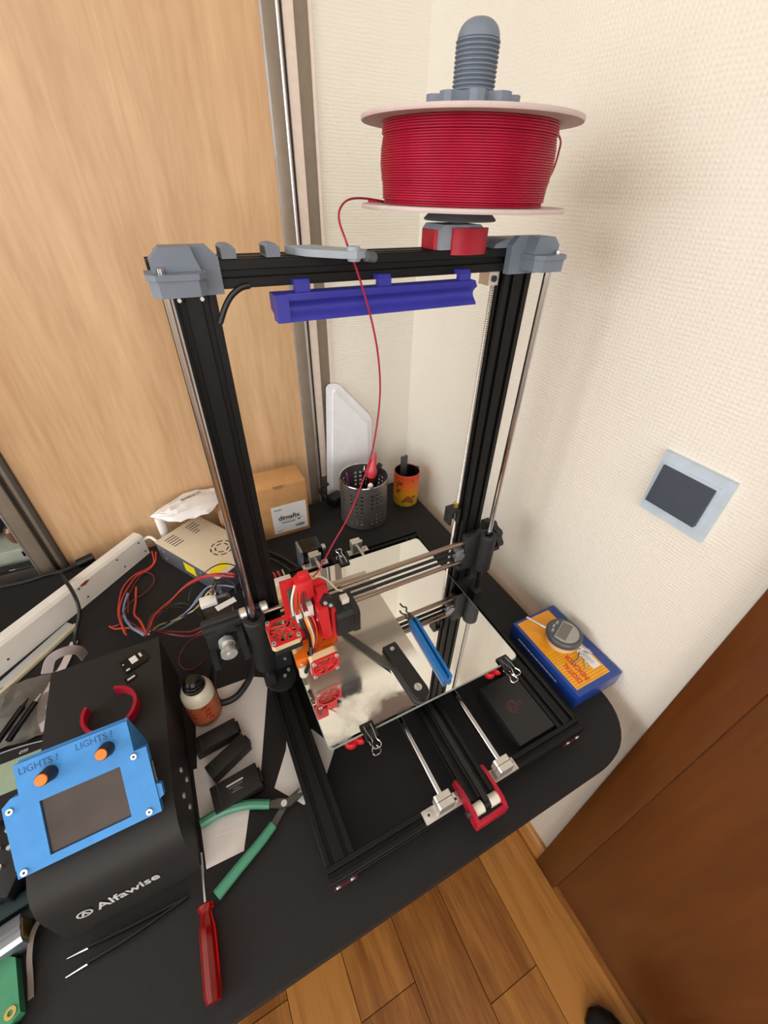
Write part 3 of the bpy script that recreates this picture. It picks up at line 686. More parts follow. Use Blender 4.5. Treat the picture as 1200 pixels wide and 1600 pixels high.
# Y motor and cabling at the back
B().box(134, 176, 499, 541, -8, 34, 5).build('y_motor', 'dark_gloss', pr)
B().cyl((176, 520, 13), (186, 520, 13), 8).build('y_pulley', 'silver_screw', pr)
b = B(rot(152, 494, 0, 10)); b.box(-5, 5, -1, 1, 4, 22); b.build('cable_flag', 'label_white', pr)
B().box(128.5, 133.8, 501, 539, -31, 34, 1).build('y_motor_plate', 'alu_profile', pr)
b = B(); b.box(58, 88, 412, 432, 44, 58, 1.5); tb = b.build('bed_connector', 'connector_white', pr)
for i in range(3): B().tube([(64 + 8 * i, 430, 52), (62 + 8 * i, 440, 62), (60 + 10 * i, 452, 50), (70 + 8 * i, 470, 10)], 1.3).build('bed_lead', ('wire_red', 'wire_red', 'wire_cream')[i], tb)

# ---------------------------------------------------------------- print head
pl = B().prism([(43, 92), (103, 92), (104, 150), (104, 196), (96, 206), (84, 206), (80, 222), (70, 228), (62, 222), (43, 222)], 'y', 256, 262)
ph = pl.build('carriage_plate', 'red_printed', pr)
B().box(60, 82, 240, 256, 196, 228, 3).box(66, 80, 246, 256, 222, 236, 2).build('cable_post', 'red_printed', ph)
B().prism([(84, 96), (102, 96), (105, 130), (104, 178), (100, 200), (86, 200), (80, 168)], 'y', 240, 256).build('extruder_body', 'red_printed', ph)
am_ = B()
am_.prism([(80.5, 184), (80.5, 176)] + [(90.5 + 6.8 * math.cos(a), 124 + 6.8 * math.sin(a)) for a in [PI + PI * k / 8 for k in range(9)]] + [(94, 176), (94, 184)], 'y', 227, 239.6)
am_.build('idler_arm', 'red_printed', ph)
B().prism([(98.5, 96), (104.8, 96), (106.5, 130), (105.5, 170), (99.5, 172)], 'y', 231, 240).build('body_cheek', 'red_printed', ph)
B().prism([(80, 170), (104, 176), (103, 192), (94, 198)], 'y', 231, 239.8).build('arm_bracket', 'black_plastic', ph)
for x, z in ((92, 190), (99, 182), (82, 152), (86, 98), (101, 100)): screw(B(), (x, 231 if z > 160 else 239.8, z), (0, -1, 0), 2.7, 2.2).build('head_screw', 'silver_screw', ph)
B().box(50, 78, 250, 256, 150, 210).build('wiring_board', 'pcb_green', ph)
B().box(54, 62, 240, 250, 156, 172, 1).box(64, 78, 240, 250, 160, 182, 1).build('board_plug', 'connector_white', ph)
B().box(50, 64, 243, 250, 140, 150, 1).build('board_clip', 'zinc', ph)
for i, (c, dx) in enumerate((('red', 0), ('red', 4), ('maroon', 8), ('white', -6), ('red', -2), ('maroon', 11))):
    B().tube([(62 + dx * .5, 244, 226), (58 + dx, 240, 208), (56 + dx, 238, 192), (57 + dx * 1.1, 240, 176)], 1.5).build('head_lead', 'wire_' + c, ph)
for i, (c, dx) in enumerate((('orange', 0), ('white', 3), ('maroon', 6), ('black', -4), ('black', -7), ('red', 10), ('yellow', 1.5))):
    B().tube([(64 + dx, 240, 164), (66 + dx, 232, 150), (68 + dx * .7, 228, 132), (66 + dx * .5, 226, 116), (60 + dx * .3, 224, 104)], 1.3).build('head_lead', 'wire_' + c, ph)
B().tube([(63, 221, 124), (60, 214, 112), (56, 212, 100), (52, 213, 90), (50, 215, 80)], 2.8).build('head_sleeve', 'wire_black', ph)
B().tube([(78, 250, 224), (92, 252, 220), (104, 250, 208), (114, 246, 190), (122, 246, 183)], 1.4).build('head_lead', 'wire_cream', ph)
# extruder motor
mo = B().prism([(221, 122), (226, 117), (258, 117), (263, 122), (263, 158), (258, 163), (226, 163), (221, 158)], 'x', 104, 128).build('extruder_motor', 'black_plastic', ph)
B().prism([(219.5, 121), (225, 115.5), (259, 115.5), (264.5, 121), (264.5, 159), (259, 164.5), (225, 164.5), (219.5, 159)], 'x', 128, 137).build('motor_end', 'dark_gloss', mo)
B().box(118, 129, 238, 250, 163, 172, 1).build('motor_plug', 'connector_white', mo)
# fans
def fan(M, name):
    b = B(M); b.holed((0, 0), 20, 20, 18.5, -10, 0); b.box(-5, 5, -5, 5, -9.5, -2); f = b.build(name, 'fan_beige', pr)
    g = B(M); g.holed((0, 0), 20, 20, 17.2, 0.05, 3)
    for q in ([(-16, -4), (-4, 2), (8, 1), (17, 6)], [(-14, -10), (-2, -6), (6, -2), (16, -3)], [(-11, -14), (-5, -8), (-7, -1), (-15, 3)], [(0, -17), (3, -9), (9, -6), (14, -11)], [(-15, 8), (-4, 8), (6, 6), (11, 13)], [(8, 1), (10, -5), (6, -2)]):
        g.tube([(x, y, 1.6) for x, y in q], 1.6, n=6)
    g.build('fan_grill', 'red_printed', f)
    bl = B(M)
    for k in range(7):
        a = 2 * PI * k / 7
        bl.tube([(6 * math.cos(a), 6 * math.sin(a), -6), (17 * math.cos(a + .5), 17 * math.sin(a + .5), -4)], 1, flat=(.5, 3), smooth=False)
    bl.build('fan_blades', 'fan_beige', f)
    for x, y in ((-16.5, -16.5), (16.5, -16.5), (-16.5, 16.5), (16.5, 16.5)):
        screw(B(M), (x, y, 3), (0, 0, 1), 2.9, 2.4).build('fan_screw', 'silver_screw', f); B(M).cyl((x, y, 5.35), (x, y, 5.5), 1.3, n=6).build('screw_socket', 'screw_hole', f)
fan(axes((34, 242, 151), (1, 0.02, 0), (0, 1, .08)), 'board_fan')
B().box(16, 54, 224, 262, 127, 138.6, 1.5).box(28, 52, 250, 284, 110, 130, 2).build('fan_bracket', 'black_printed', ph)
fan(axes((76, 206, 95), (1, .02, 0), (0, -.06, 1)), 'hotend_fan')
# orange duct
b = B()
b.prism([(40, 219), (57, 217.5), (57, 226), (97, 224), (104, 232), (101, 250), (74, 252), (48, 232), (40, 229)], 'z', 104, 109)
b.box(57, 97, 218, 250, 78, 104, 1); b.box(40, 56, 219, 229, 88, 104, 1)
du = b.build('fan_duct', 'orange_printed', ph)
for x, y in ((70, 230), (88, 234)): B().box(x - 4, x + 4, y - 1, y + 1, 109, 109.3).build('duct_slot', 'rust', du)
B().cyl((48, 223, 64), (48, 223, 88), 6.5, n=20).build('level_probe', 'bottle_plastic', ph)
screw(B(), (46, 218.8, 97), (0, -1, 0), 2.4, 2).build('duct_screw', 'silver_screw', du)
B().cyl((80, 238, 60), (80, 238, 78), 8, 8, n=16).lathe([(0, 55), (1, 55), (5, 60), (0, 60)], (80, 238, 0), 16).build('nozzle', 'brass', ph)
B().tube(PATHS['top_cable'], 2.6).build('frame_cable', 'wire_black', pr)

# ---------------------------------------------------------------- things fixed to the top beam
# spool holder and spool
SX, SY = 297, 311
sh = thing('spool_holder', 'grey printed spool holder with long threaded spindle above the top beam', 'spool holder', SX, SY, 573)
b = B().prism([(264.2, 573.2), (318, 573.2), (318, 590), (312, 594.5), (268, 594.5), (264.2, 590)], 'y', 293.5, 329); b.cyl((297, 311, 573.2), (297, 311, 594), 19, n=24); b.build('base_clamp', 'ltgrey_printed', sh)
B().prism([(277 + 43 * t, 290.5 - 6 * math.sin(PI * t) ** .6) for t in [k / 10 for k in range(11)]] + [(320, 292.7), (277, 292.7)], 'z', 569, 592).build('red_band', 'crimson_printed', sh)
B().prism([(261, 300), (264, 298), (264, 326), (261, 324)], 'z', 573.3, 590).build('red_band', 'crimson_printed', sh)
B().lathe([(0, 594), (9, 594), (9, 596.5), (36, 597), (37, 598.2), (29, 605.8), (0, 605.8)], (SX, SY, 0), 40).build('lower_cone', 'grey_printed_dark', sh)
prof = [(0, 674.6)]; z = 684.5
for k in range(13): prof += [(17.0, z), (18.8, z + 1.1), (18.8, z + 1.8), (17.0, z + 2.9)]; z += 2.95
prof += [(17.8, z)] + [(17.8 * math.cos(PI / 2 * k / 8) ** .8, z + 13 * math.sin(PI / 2 * k / 8)) for k in range(1, 9)]
prof[-1] = (0, prof[-1][1])
B().lathe([(16, 606), (16, 684)] + prof[1:], (SX, SY, 0), 36).build('threaded_spindle', 'grey_printed', sh)
pg = []
for k in range(9):
    for t, r in ((-.36, 34), (-.22, 40.5), (0, 42), (.22, 40.5), (.36, 34), (.5, 31.5)): pg.append((SX + r * math.cos(2 * PI * (k + t) / 9), SY + r * math.sin(2 * PI * (k + t) / 9)))
B().prism(pg, 'z', 674.4, 688.5).build('locking_nut', 'grey_printed', sh)
sp = thing('filament_spool', 'spool of dark red filament between pale card flanges on the grey holder', 'spool', SX, SY, 606)
for z0, nm in ((606, 'flange'), (670.5, 'flange')):
    B().lathe([(24, z0), (100, z0), (100.6, z0 + 1.2), (100.6, z0 + 2.4), (100, z0 + 3.6), (24, z0 + 3.6)], (SX, SY, 0), 96, close=True).build(nm, 'spool_card', sp)
prof = []; z = 609.8; k = 0
while z < 669.0:
    r = 81.0 + 1.4 * math.sin(z * .12) + (1.2 if z > 660 else 0) - (1.6 if z < 613 else 0) + random.uniform(-.25, .25)
    for t in range(5): prof.append((r - .95 + .95 * math.sin(PI * t / 4), z + 1.75 * t / 4))
    z += 1.78
B().lathe([(30, 609.7)] + prof + [(30, 670.4)], (SX, SY, 0), 110).build('filament_winding', 'filament_red', sp, ang=80)
B().tube([(SX + 79 * math.cos(a), SY + 79 * math.sin(a), 656 - 7 * k) for k, a in enumerate((-.35, -.2))] and [(352, 254, 664), (366, 262, 659), (374, 270, 652), (375, 272, 644), (369, 268, 637), (361, 262, 633)], .9).build('loose_loop', 'filament_red', sp)
fp = PATHS['filament']
B().tube([(222, 372, 610.8)] + fp, .95, n=8, sub=8).build('filament_strand', 'filament_red', sp)
# filament guide
gd = thing('filament_guide', 'flat grey filament guide arm clipped on the top beam', 'filament guide', 140, 293, 573)
b = B(); b.prism([(112, 308), (122, 286), (146, 264), (158, 258), (168, 262), (174, 272), (166, 284), (150, 300), (140, 318), (112, 318)], 'z', 573.4, 579); b.build('arm', 'ltgrey_printed', gd)
B().lathe([(2.2, 0), (5.5, 0), (6.2, 2), (6.2, 9), (5.2, 11), (2.2, 11)], (158.5, 266, 571), 18, close=True).build('eyelet', 'ltgrey_printed', gd)
B().cyl((168, 262, 575), (178, 266, 573), 4.2, n=14).build('end_stub', 'grey_printed_dark', gd)
# cable clips
for i, (x, lb) in enumerate(((57, 'small grey cable clip on the top beam nearest the left corner bracket'), (94, 'small grey cable clip on the top beam beside the filament guide'))):
    b = B().prism([(x - 5, 573.2), (x + 7, 573.2), (x + 7, 580), (x + 4, 583), (x - 3, 583), (x - 5, 581)], 'y', 292, 316)
    c = b.build('cable_clip', 'grey_printed'); tag(c, lb, 'cable clip', 'grey clips on the top beam')
    B().box(x - 5.15, x - 4.9, 296, 312, 575, 581).build('clip_opening', 'screw_hole', c)
# blue light bar housing
lt = thing('light_bar_housing', 'long dark blue printed light housing hanging under the top beam', 'lamp housing', 195, 283, 521)
poly = [(292, 547), (277, 547), (275, 544)] + [(273 + 6 * math.sin(a) , 542 - 14 * (k / 8)) for k, a in enumerate([PI * k / 8 for k in range(9)])] + [(271, 525), (292, 525), (292, 528), (286, 527), (286, 541), (292, 542)]
B().prism(poly, 'x', 98, 302).build('channel', 'navy_printed', lt)
B().prism([(292.6, 547), (274, 547), (270, 542), (270, 525), (284, 525), (284, 530), (292.6, 533)], 'x', 87, 98).build('end_cap', 'navy_printed', lt)
for x in (108, 190, 284): B().prism([(281, 547.1), (281, 553), (284, 556.5), (292.6, 556.5), (292.6, 552.6), (287, 552), (287, 547.1)], 'x', x, x + 14).build('hook', 'navy_printed', lt)

# ---------------------------------------------------------------- things on the desk, at the back
ps = thing('power_supply', 'beige metal power supply with vent slots lying beside the left upright', 'power supply', -40, 640, ZT)
PM = axes((-136, 683, ZT), (.521, -.854, 0), (.854, .521, 0))
B(PM).box(1, 196, 1, 109, 0.2, 48.6, .6).build('case', 'psu_steel', ps)
B(PM).box(0, 197, 0, 110, 48.7, 50.2, .4).build('cover', 'psu_beige', ps)
for gx, gy, ln in ((14, 14, 24), (14, 66, 24)):
    for k in range(5): B(PM).box(gx + 8 * k, gx + 8 * k + 2.3, gy, gy + ln - (10 if gy > 50 and k > 2 else 0), 50.2, 50.35).build('vent_slot', 'vent_dark', ps)
for r, n in ((22, 8), (13, 5)):
    for k in range(n):
        a0 = 2 * PI * k / n; B(PM).tube([(132 + r * math.cos(a0 + t * 4.2 / n), 66 + r * math.sin(a0 + t * 4.2 / n), 50.2) for t in (0, .33, .66, 1)], 1, flat=(1.4, .15), up=(0, 0, 1), sub=2).build('fan_slit', 'vent_dark', ps)
B(PM).box(88, 122, .6, 1.05, 14, 38).build('warning_label', 'yellow_label', ps)
B(PM).box(165, 185, 4, 40, 50.2, 50.4).build('warning_label', 'yellow_label', ps)
for x, z in ((24, 34), (24, 14), (140, 36), (178, 30), (190, 10)): B(PM).cyl((x, 1, z), (x, .2, z), 2, n=10).build('case_screw', 'silver_screw', ps)
bx = thing('cardboard_box', 'brown cardboard box with white dimafix label behind the printer', 'box', 140, 680, ZT)
B().box(86, 193, 646, 716, ZT, 108, .8).build('carton', 'cardboard', bx)
B().prism([(132 + 13 * math.cos(a), 107.6 - 8 * math.sin(a)) for a in [PI * k / 10 for k in range(11)]], 'y', 645.6, 646.3).build('thumb_notch', 'cardboard_edge', bx)
B().box(86.5, 192.5, 645.7, 646.4, 99.6, 100.1).build('flap_seam', 'cardboard_edge', bx)
lb = B().box(108, 188, 645.4, 646.2, -22, 54).build('label', 'label_white', bx)
FR = lambda x, z: axes((x, 645.3, z), (1, 0, 0), (0, 0, 1))
text('print', 'dimafix', 17, FR(121, 14), 'ink_black', lb, sx=1.02, bold=.4)
text('print', 'dimafix', 6, FR(114, 42), 'ink_black', lb)
B().box(121, 178, 645.2, 645.5, 9.6, 10.6).build('print_line', 'ink_grey', lb); B().box(128, 160, 645.2, 645.5, 4, 6).build('print_line', 'ink_black', lb); B().prism([(164, 5), (173, 5), (170, 8), (166, 8)], 'y', 645.2, 645.5).build('print_mark', 'ink_black', lb)
x = 158.0
while x < 180: w = random.choice((.5, .8, 1.2)); B().box(x, x + w, 645.2, 645.5, -14, -7).build('barcode_bar', 'ink_black', lb); x += w + random.choice((.6, .9))
B().box(114, 128, 645.2, 645.5, -17, -15.6).build('print_line', 'ink_grey', lb)
b2 = thing('cardboard_box', 'plain brown cardboard box under the white padded mailer', 'box', 34, 712, ZT)
B().box(2, 72, 688, 737, ZT, 52, .8).build('carton', 'cardboard', b2); B().box(1.6, 2.1, 694, 716, 2, 30).build('label', 'label_white', b2)
def mailer():
    t = thing('padded_mailer', 'crumpled white plastic mailer resting on boxes behind the power supply', 'mailer', -40, 715, 52)
    c = [(-128, 706), (-84, 664), (-18, 660), (14, 694), (14, 752), (-52, 766)]
    b = B(); n = 13; g = []
    def edge(u, v):      # bilinear patch between the left and right outlines
        L = [Vector(c[0]), Vector(c[0]).lerp(Vector(c[1]), .5), Vector(c[1])]
        a = Vector(c[0]).lerp(Vector(c[5]), u) if u < 1 else Vector(c[5]); top = a if u < .62 else Vector(c[5]).lerp(Vector(c[4]), (u - .62) / .38)
        top = Vector(c[0]).lerp(Vector(c[5]), u / .62) if u < .62 else top
        bot = Vector(c[0]).lerp(Vector(c[1]), u / .35) if u < .35 else (Vector(c[1]).lerp(Vector(c[2]), (u - .35) / .4) if u < .75 else Vector(c[2]).lerp(Vector(c[3]), (u - .75) / .25))
        return bot.lerp(top, v)
    rnd = random.Random(3)
    for s in (1, -1):
        gg = []
        for i in range(n):
            row = []
            for j in range(n):
                u, v = i / (n - 1), j / (n - 1); p = edge(u, v); k = (math.sin(PI * u) * math.sin(PI * v)) ** .6
                if s < 0 and (i in (0, n - 1) or j in (0, n - 1)): row.append(g[0][i][j]); continue
                row.append(b.v((p.x, p.y, 66 + 6 * u + s * 12 * k + rnd.uniform(-3.2, 3.2) * (1 if s > 0 else .4))))
            gg.append(row)
        g.append(gg)
        for i in range(n - 1):
            for j in range(n - 1): b.face([gg[i][j], gg[i + 1][j], gg[i + 1][j + 1], gg[i][j + 1]])
    b.build('pouch', 'poly_bag', t, ang=25)
    m = B(axes((-62, 716, 80.6), (1, .35, .02), (-.35, 1, .12)))
    xx = 0
    while xx < 44: w = rnd.choice((.8, 1.4, 2)); m.box(xx, xx + w, 0, 7, 0, .3); xx += w + rnd.choice((.9, 1.6))
    m.build('barcode', 'ink_grey', t)
    m = B(axes((-66, 690, 78.2), (1, .2, .02), (-.2, 1, .1))); m.prism([(0, 0), (16, 2), (17, 6), (2, 3)], 'z', 0, .4); m.build('red_tape', 'crimson_printed', t)
mailer()
o = B().lathe([(0, ZT), (9, ZT), (9.5, 0), (9.5, 46), (8, 52), (0, 52)], (-116, 724, 0), 20).build('white_tube', 'white_plastic'); tag(o, 'white plastic tube standing under the padded mailer', 'tube')
# white bar lamp / cable duct
wb = thing('power_bar', 'long white worn power bar lying diagonally across the left of the desk', 'power bar', -270, 610, ZT)
WM = axes((-157, 716, ZT), (.738, .675, 0), (-.675, .738, 0))
B(WM).prism([(0, .2), (46, .2), (46, 22), (24, 52), (6, 52), (1.5, 47)], 'x', -560, 0).build('housing', 'white_worn', wb)
for x, z in ((-8, 12), (-14, 40), (-62, 14), (-70, 40), (-150, 14), (-156, 42), (-300, 18)): B(WM).cyl((x, z * .03 - .6, z), (x, z * .03 + .6, z), 1.9, n=10).build('screw_hole', 'screw_hole', wb)
b = B(WM); b.prism([(-150, 46.8), (-138, 47.6), (-132, 44), (-142, 40), (-152, 43)], 'y', 1.0, 1.6); b.build('rust_patch', 'rust', wb)
o = B().tube([(-163, 722, 2), (-146, 716, 10), (-134, 700, 8), (-122, 696, -8), (-118, 702, -20)], 3.2).build('mains_cable', 'white_plastic'); tag(o, 'short white cord between the power bar and the power supply', 'cord')
RM = axes((-292, 564, ZT), (.70, .714, 0), (-.714, .70, 0))
ru = thing('ruler', 'clear plastic ruler with cream edge in front of the white power bar', 'ruler', -340, 520, ZT)
B(RM).box(-330, -2, -2, 15, .2, 5, .6).build('blade', 'ruler_clear', ru); B(RM).box(-330, 0, -9, -2.1, .2, 7, .6).build('edge_strip', 'ruler_edge', ru)
# perforated steel cup and what stands in it
CX, CY, CR = 328, 631, 56
cup = thing('utensil_cup', 'perforated stainless steel cup with tools near the room corner', 'cup', CX, CY, ZT)
def perforated():
    b = B(); n = 56; zs = []; z = ZT + 8; rows = []
    holes = set()
    bands = [ZT + 2]
    levels = [4, 12] + [16 + 5.6 * k for k in range(17)] + [114, 120]
    for ring in (0, 1):
        r = CR - 1.2 * ring
        rows.append([[b.v((CX + r * math.cos(2 * PI * i / n), CY + r * math.sin(2 * PI * i / n), ZT + h)) for i in range(n)] for h in levels])
    def hole(k, i): return 2 <= k <= 16 and k % 2 == 0 and (i % 8) in (1, 3, 5) and not (k in (8,) and (i // 8) % 2)
    for k in range(len(levels) - 1):
        for i in range(n):
            j = (i + 1) % n
            if hole(k, i):
                for a, c in (((k, i), (k, j)), ((k, j), (k + 1, j)), ((k + 1, j), (k + 1, i)), ((k + 1, i), (k, i))):
                    b.face([rows[0][a[0]][a[1]], rows[0][c[0]][c[1]], rows[1][c[0]][c[1]], rows[1][a[0]][a[1]]])
            else:
                b.face([rows[0][k][i], rows[0][k][j], rows[0][k + 1][j], rows[0][k + 1][i]]); b.face([rows[1][k][j], rows[1][k][i], rows[1][k + 1][i], rows[1][k + 1][j]])
    for i in range(n):
        j = (i + 1) % n; K = len(levels) - 1
        b.face([rows[0][K][i], rows[0][K][j], rows[1][K][j], rows[1][K][i]]); b.face([rows[0][0][j], rows[0][0][i], rows[1][0][i], rows[1][0][j]])
    b.build('wall', 'brushed_steel', cup, ang=30)
perforated()
B().lathe([(0, ZT), (CR - 3, ZT), (CR - .2, ZT + 3.8), (CR - 1.4, ZT + 4.2), (0, ZT + 2)], (CX, CY, 0), 48).build('base', 'brushed_steel', cup)
B().lathe([(CR - .4, ZT + 119.6), (CR + .6, ZT + 120.6), (CR, ZT + 122), (CR - 1.6, ZT + 120.6), (CR - 1.2, ZT + 119.6)], (CX, CY, 0), 64).build('rim', 'chrome', cup)
G = 'tools standing in the steel cup'
def stick(name, p0, p1, r, m, label, cat, tip=None):
    t = thing(name, label, cat, p0[0], p0[1], p0[2], G)
    B().cyl(p0, p1, r, n=14).build('body', m, t)
    d = (Vector(p1) - Vector(p0)).normalized(); q = Vector(p1)
    B().cyl(q, q + d * (4 if not tip else tip[0]), r * .8 if not tip else tip[1], r * .5 if not tip else tip[2], n=14).build('tip', m if not tip else tip[3], t)
stick('marker_pen', (322, 612, -26), (330, 596, 84), 6, 'white_plastic', 'white capped marker pen standing in the steel cup', 'pen')
stick('plastic_spudger', (306, 640, -26), (294, 650, 92), 3.2, 'purple_plastic', 'slim purple pen standing in the steel cup', 'pen')
stick('hobby_knife', (330, 644, -26), (334, 640, 96), 4.5, 'dark_gloss', 'dark handled knife with bright tip in the steel cup', 'knife', (14, 4, 1, 'chrome'))
pz = thing('side_cutters', 'black handled cutters leaning at the right rim of the steel cup', 'cutters', 350, 640, -26, G)
B().tube([(350, 645, -26), (362, 640, 50), (372, 640, 96), (378, 640, 104)], 6).build('handle', 'black_plastic', pz); B().tube([(342, 650, -26), (352, 655, 50), (362, 660, 96), (366, 662, 102)], 6).build('handle', 'black_plastic', pz)
fc = thing('red_nozzle', 'translucent red cone nozzle sticking up from the steel cup', 'nozzle', 344, 622, 60, G)
B().lathe([(0, 0), (10, 0), (12, 8), (12, 18), (9, 24), (5, 46), (2.2, 62), (0, 62)], (346, 628, 84), 20, Matrix.Rotation(.18, 4, 'Y')).build('cone', 'pink_film', fc)
B().cyl((344, 624, -20), (346, 628, 84), 5, n=12).build('shaft', 'clear_red', fc)
# orange can
can = thing('printed_can', 'orange to yellow decorated can standing against the wall', 'can', 457, 650, ZT)
def grad_can():
    m = bpy.data.materials.new('orange_yellow_can'); m.use_nodes = True; N = m.node_tree.nodes; L = m.node_tree.links; b = N['Principled BSDF']
    tc = N.new('ShaderNodeTexCoord'); sp = N.new('ShaderNodeSeparateXYZ'); L.new(tc.outputs['Object'], sp.inputs[0])
    r = N.new('ShaderNodeMapRange'); r.inputs['From Min'].default_value = 0.0; r.inputs['From Max'].default_value = 0.092; L.new(sp.outputs['Z'], r.inputs['Value'])
    c = N.new('ShaderNodeValToRGB'); e = c.color_ramp.elements; e[0].color = lin((190, 170, 40)) + (1,); e[1].color = lin((206, 70, 30)) + (1,); e[1].position = .9
    k = e.new(.3); k.color = lin((216, 160, 36)) + (1,); k = e.new(.55); k.color = lin((220, 122, 34)) + (1,)
    L.new(r.outputs[0], c.inputs[0])
    nz = N.new('ShaderNodeTexNoise'); nz.inputs['Scale'].default_value = 55; L.new(tc.outputs['Object'], nz.inputs['Vector'])
    q = N.new('ShaderNodeMapRange'); q.inputs['From Min'].default_value = .58; q.inputs['From Max'].default_value = .66; L.new(nz.outputs[0], q.inputs['Value'])
    x = N.new('ShaderNodeMix'); x.data_type = 'RGBA'; L.new(q.outputs[0], x.inputs['Factor']); L.new(c.outputs[0], x.inputs['A']); x.inputs['B'].default_value = lin((120, 66, 30)) + (1,)
    L.new(x.outputs['Result'], b.inputs['Base Color']); b.inputs['Roughness'].default_value = .4; MATS['orange_yellow_can'] = m
grad_can()
B().lathe([(0, ZT), (31.5, ZT), (32.5, ZT + 2), (32.5, ZT + 91), (32, ZT + 92), (31, ZT + 92), (31, ZT + 4), (0, ZT + 4)], (457, 650, 0), 48).build('shell', 'orange_yellow_can', can)
B().lathe([(0, ZT + 4.2), (30.7, ZT + 4.2), (30.7, ZT + 91)], (457, 650, 0), 40).build('lining', 'can_black', can)
b = B()
for k in range(9):
    a0 = -2.35 + .1 * k; a1 = a0 + .1; h0 = 14 + 3 * math.sin(k * .7); h1 = 26 + 8 * math.sin(k * .55 - .6)
    b.face([b.v((457 + 32.7 * math.cos(a), 650 + 32.7 * math.sin(a), ZT + h)) for a, h in ((a0, h0), (a1, h0), (a1, h1), (a0, h1))])
b.build('dark_picture', 'rust', can)
rl = B(rot(448, 652, 0, 10)); rl.box(-9, 9, -3, 3, -27, 102, 1); rlo = rl.build('flat_file', 'tool_steel'); tag(rlo, 'flat grey file standing in the orange can', 'file', 'tools in the orange can')
b = B().tube([(470, 640, -27), (478, 644, 40), (484, 646, 66)], 5); o = b.build('hand_tool', 'dark_gloss'); tag(o, 'dark handle leaning out of the right of the orange can', 'tool', 'tools in the orange can')
# translucent lid leaning in the corner
ld = thing('plastic_tray', 'frosted plastic tray with cut corner leaning behind the steel cup', 'tray', 340, 752, ZT)
def lidpoly(k):
    return [(276 + k, -10 + k), (282 + k, -18 + k), (404 - k, -18 + k), (409 - k, -8 + k), (409 - k, 176 - k * .4), (402 - k, 190 - k), (330 - k * .6, 274 - k * 1.3), (318, 279 - k), (303 + k, 279 - k), (297 + k, 272 - k)]
LM = Matrix.Translation((0, 748, -14)) @ Matrix.Rotation(math.radians(-3.0), 4, 'X')
B(LM).prism(lidpoly(0), 'y', 2, 4).build('rim', 'translucent_lid', ld); B(LM).prism(lidpoly(14), 'y', -4, 2).build('panel', 'translucent_lid', ld)
ad = thing('power_adapter', 'dark power adapter on the desk between wardrobe profile and steel cup', 'adapter', 285, 712, ZT)
b = B(rot(285, 712, ZT, 20)); b.box(-20, 20, -16, 16, .2, 28, 5); b.build('case', 'black_plastic', ad)
B().tube([(270, 722, -18), (258, 728, -10), (252, 732, 4), (262, 734, 16), (276, 732, 20)], 4).build('cord', 'wire_black', ad)
# black plug and cable against the wardrobe, far left
pg_ = thing('power_plug', 'black power plug with cable along the back edge of the desk', 'plug', -290, 728, ZT)
B().cyl((-292, 728, -20), (-262, 734, -16), 10, n=16).build('plug_body', 'dark_gloss', pg_)
B().tube([(-292, 728, -20), (-320, 726, -26), (-350, 730, -27), (-390, 726, -27), (-440, 732, -27)], 4).build('cable', 'wire_black', pg_)
for k_, nm, r, mt, lb_, ct in (('power_cord', 'power_cable', 3.2, 'wire_black', 'black power cord crossing over the white power bar', 'cord'), ('sleeve_loop', 'cable_sleeve', 5.2, 'wire_black', 'thick black cable sleeve looping down beside the white sheet', 'cable sleeve'),
                        ('rear_cable1', 'rear_cable', 4.0, 'wire_black', 'thick black cable running behind the left upright to the bed', 'cable'), ('rear_cable2', 'rear_cable', 2.6, 'wire_black', 'thinner black cable beside the thick one behind the print head', 'cable')):
    o = B().tube(PATHS[k_], r, n=10).build(nm, mt); tag(o, lb_, ct)
o = B().tube(PATHS['ribbon1'], 1, flat=(7, .5), up=(.5, 1, 1)).build('ribbon_cable', 'ribbon_grey'); tag(o, 'pale grey ribbon cable arching up behind the control box', 'ribbon cable')
o = B().tube([(-289, 520, -28), (-300, 470, -24), (-318, 420, -20), (-322, 390, -22), (-315, 360, -26)], 1, flat=(6, .5), up=(0, 0, 1)).build('ribbon_cable', 'ribbon_grey'); tag(o, 'brownish grey ribbon cable running down left of the control box', 'ribbon cable')
# loose wires between control box, power supply and printer
pw = thing('power_wiring', 'tangle of orange red, maroon and pale blue wires from power supply to control box', 'wiring', -170, 540, ZT)
mw = thing('motor_wiring', 'loose loom of many coloured wires from control box to the axis motor', 'wiring', -90, 440, ZT)
for k_, (c_, r_, pts_) in WIRES.items():
    B().tube(pts_, r_, n=7).build('wire', 'wire_' + c_, pw if k_ in ('psu_red1', 'psu_red2', 'loop_brown', 'blue_thick', 'red_c', 'red_d', 'red_e') else mw)

# ---------------------------------------------------------------- control box and what lies on it
cbx = thing('control_box', 'black printer control box with white logo on its rounded front', 'control box', -201, 230, ZT)
side = [(372, ZT), (372, 75), (146, 75), (128, 73), (114, 67), (104, 58), (98, 46), (95, 30), (91, ZT)]
B().prism(side, 'x', -270, -132).build('case', 'control_black', cbx)
TX = lambda x, z: axes((x, 95 - (46 - z) * .052 - .6, z), (1, 0, 0), (0, .052, 1))
text('logo_text', 'Alfawise', 21, TX(-229, 4), 'print_white', cbx, sx=.86, depth=.3, bold=.35)
b = B(TX(-239.5, 12)); b.lathe([(7.4, 0), (7.4, .3), (5.6, .3), (5.6, 0)], (0, 0, 0), 28, close=True); b.build('logo_ring', 'print_white', cbx)
b = B(TX(-239.5, 12)); b.prism([(-4, -3.4), (-1.6, -3.4), (0, 1), (1.6, -3.4), (4, -3.4), (1, 4.4), (-1, 4.4)], 'z', 0, .3); b.build('logo_letter', 'print_white', cbx)
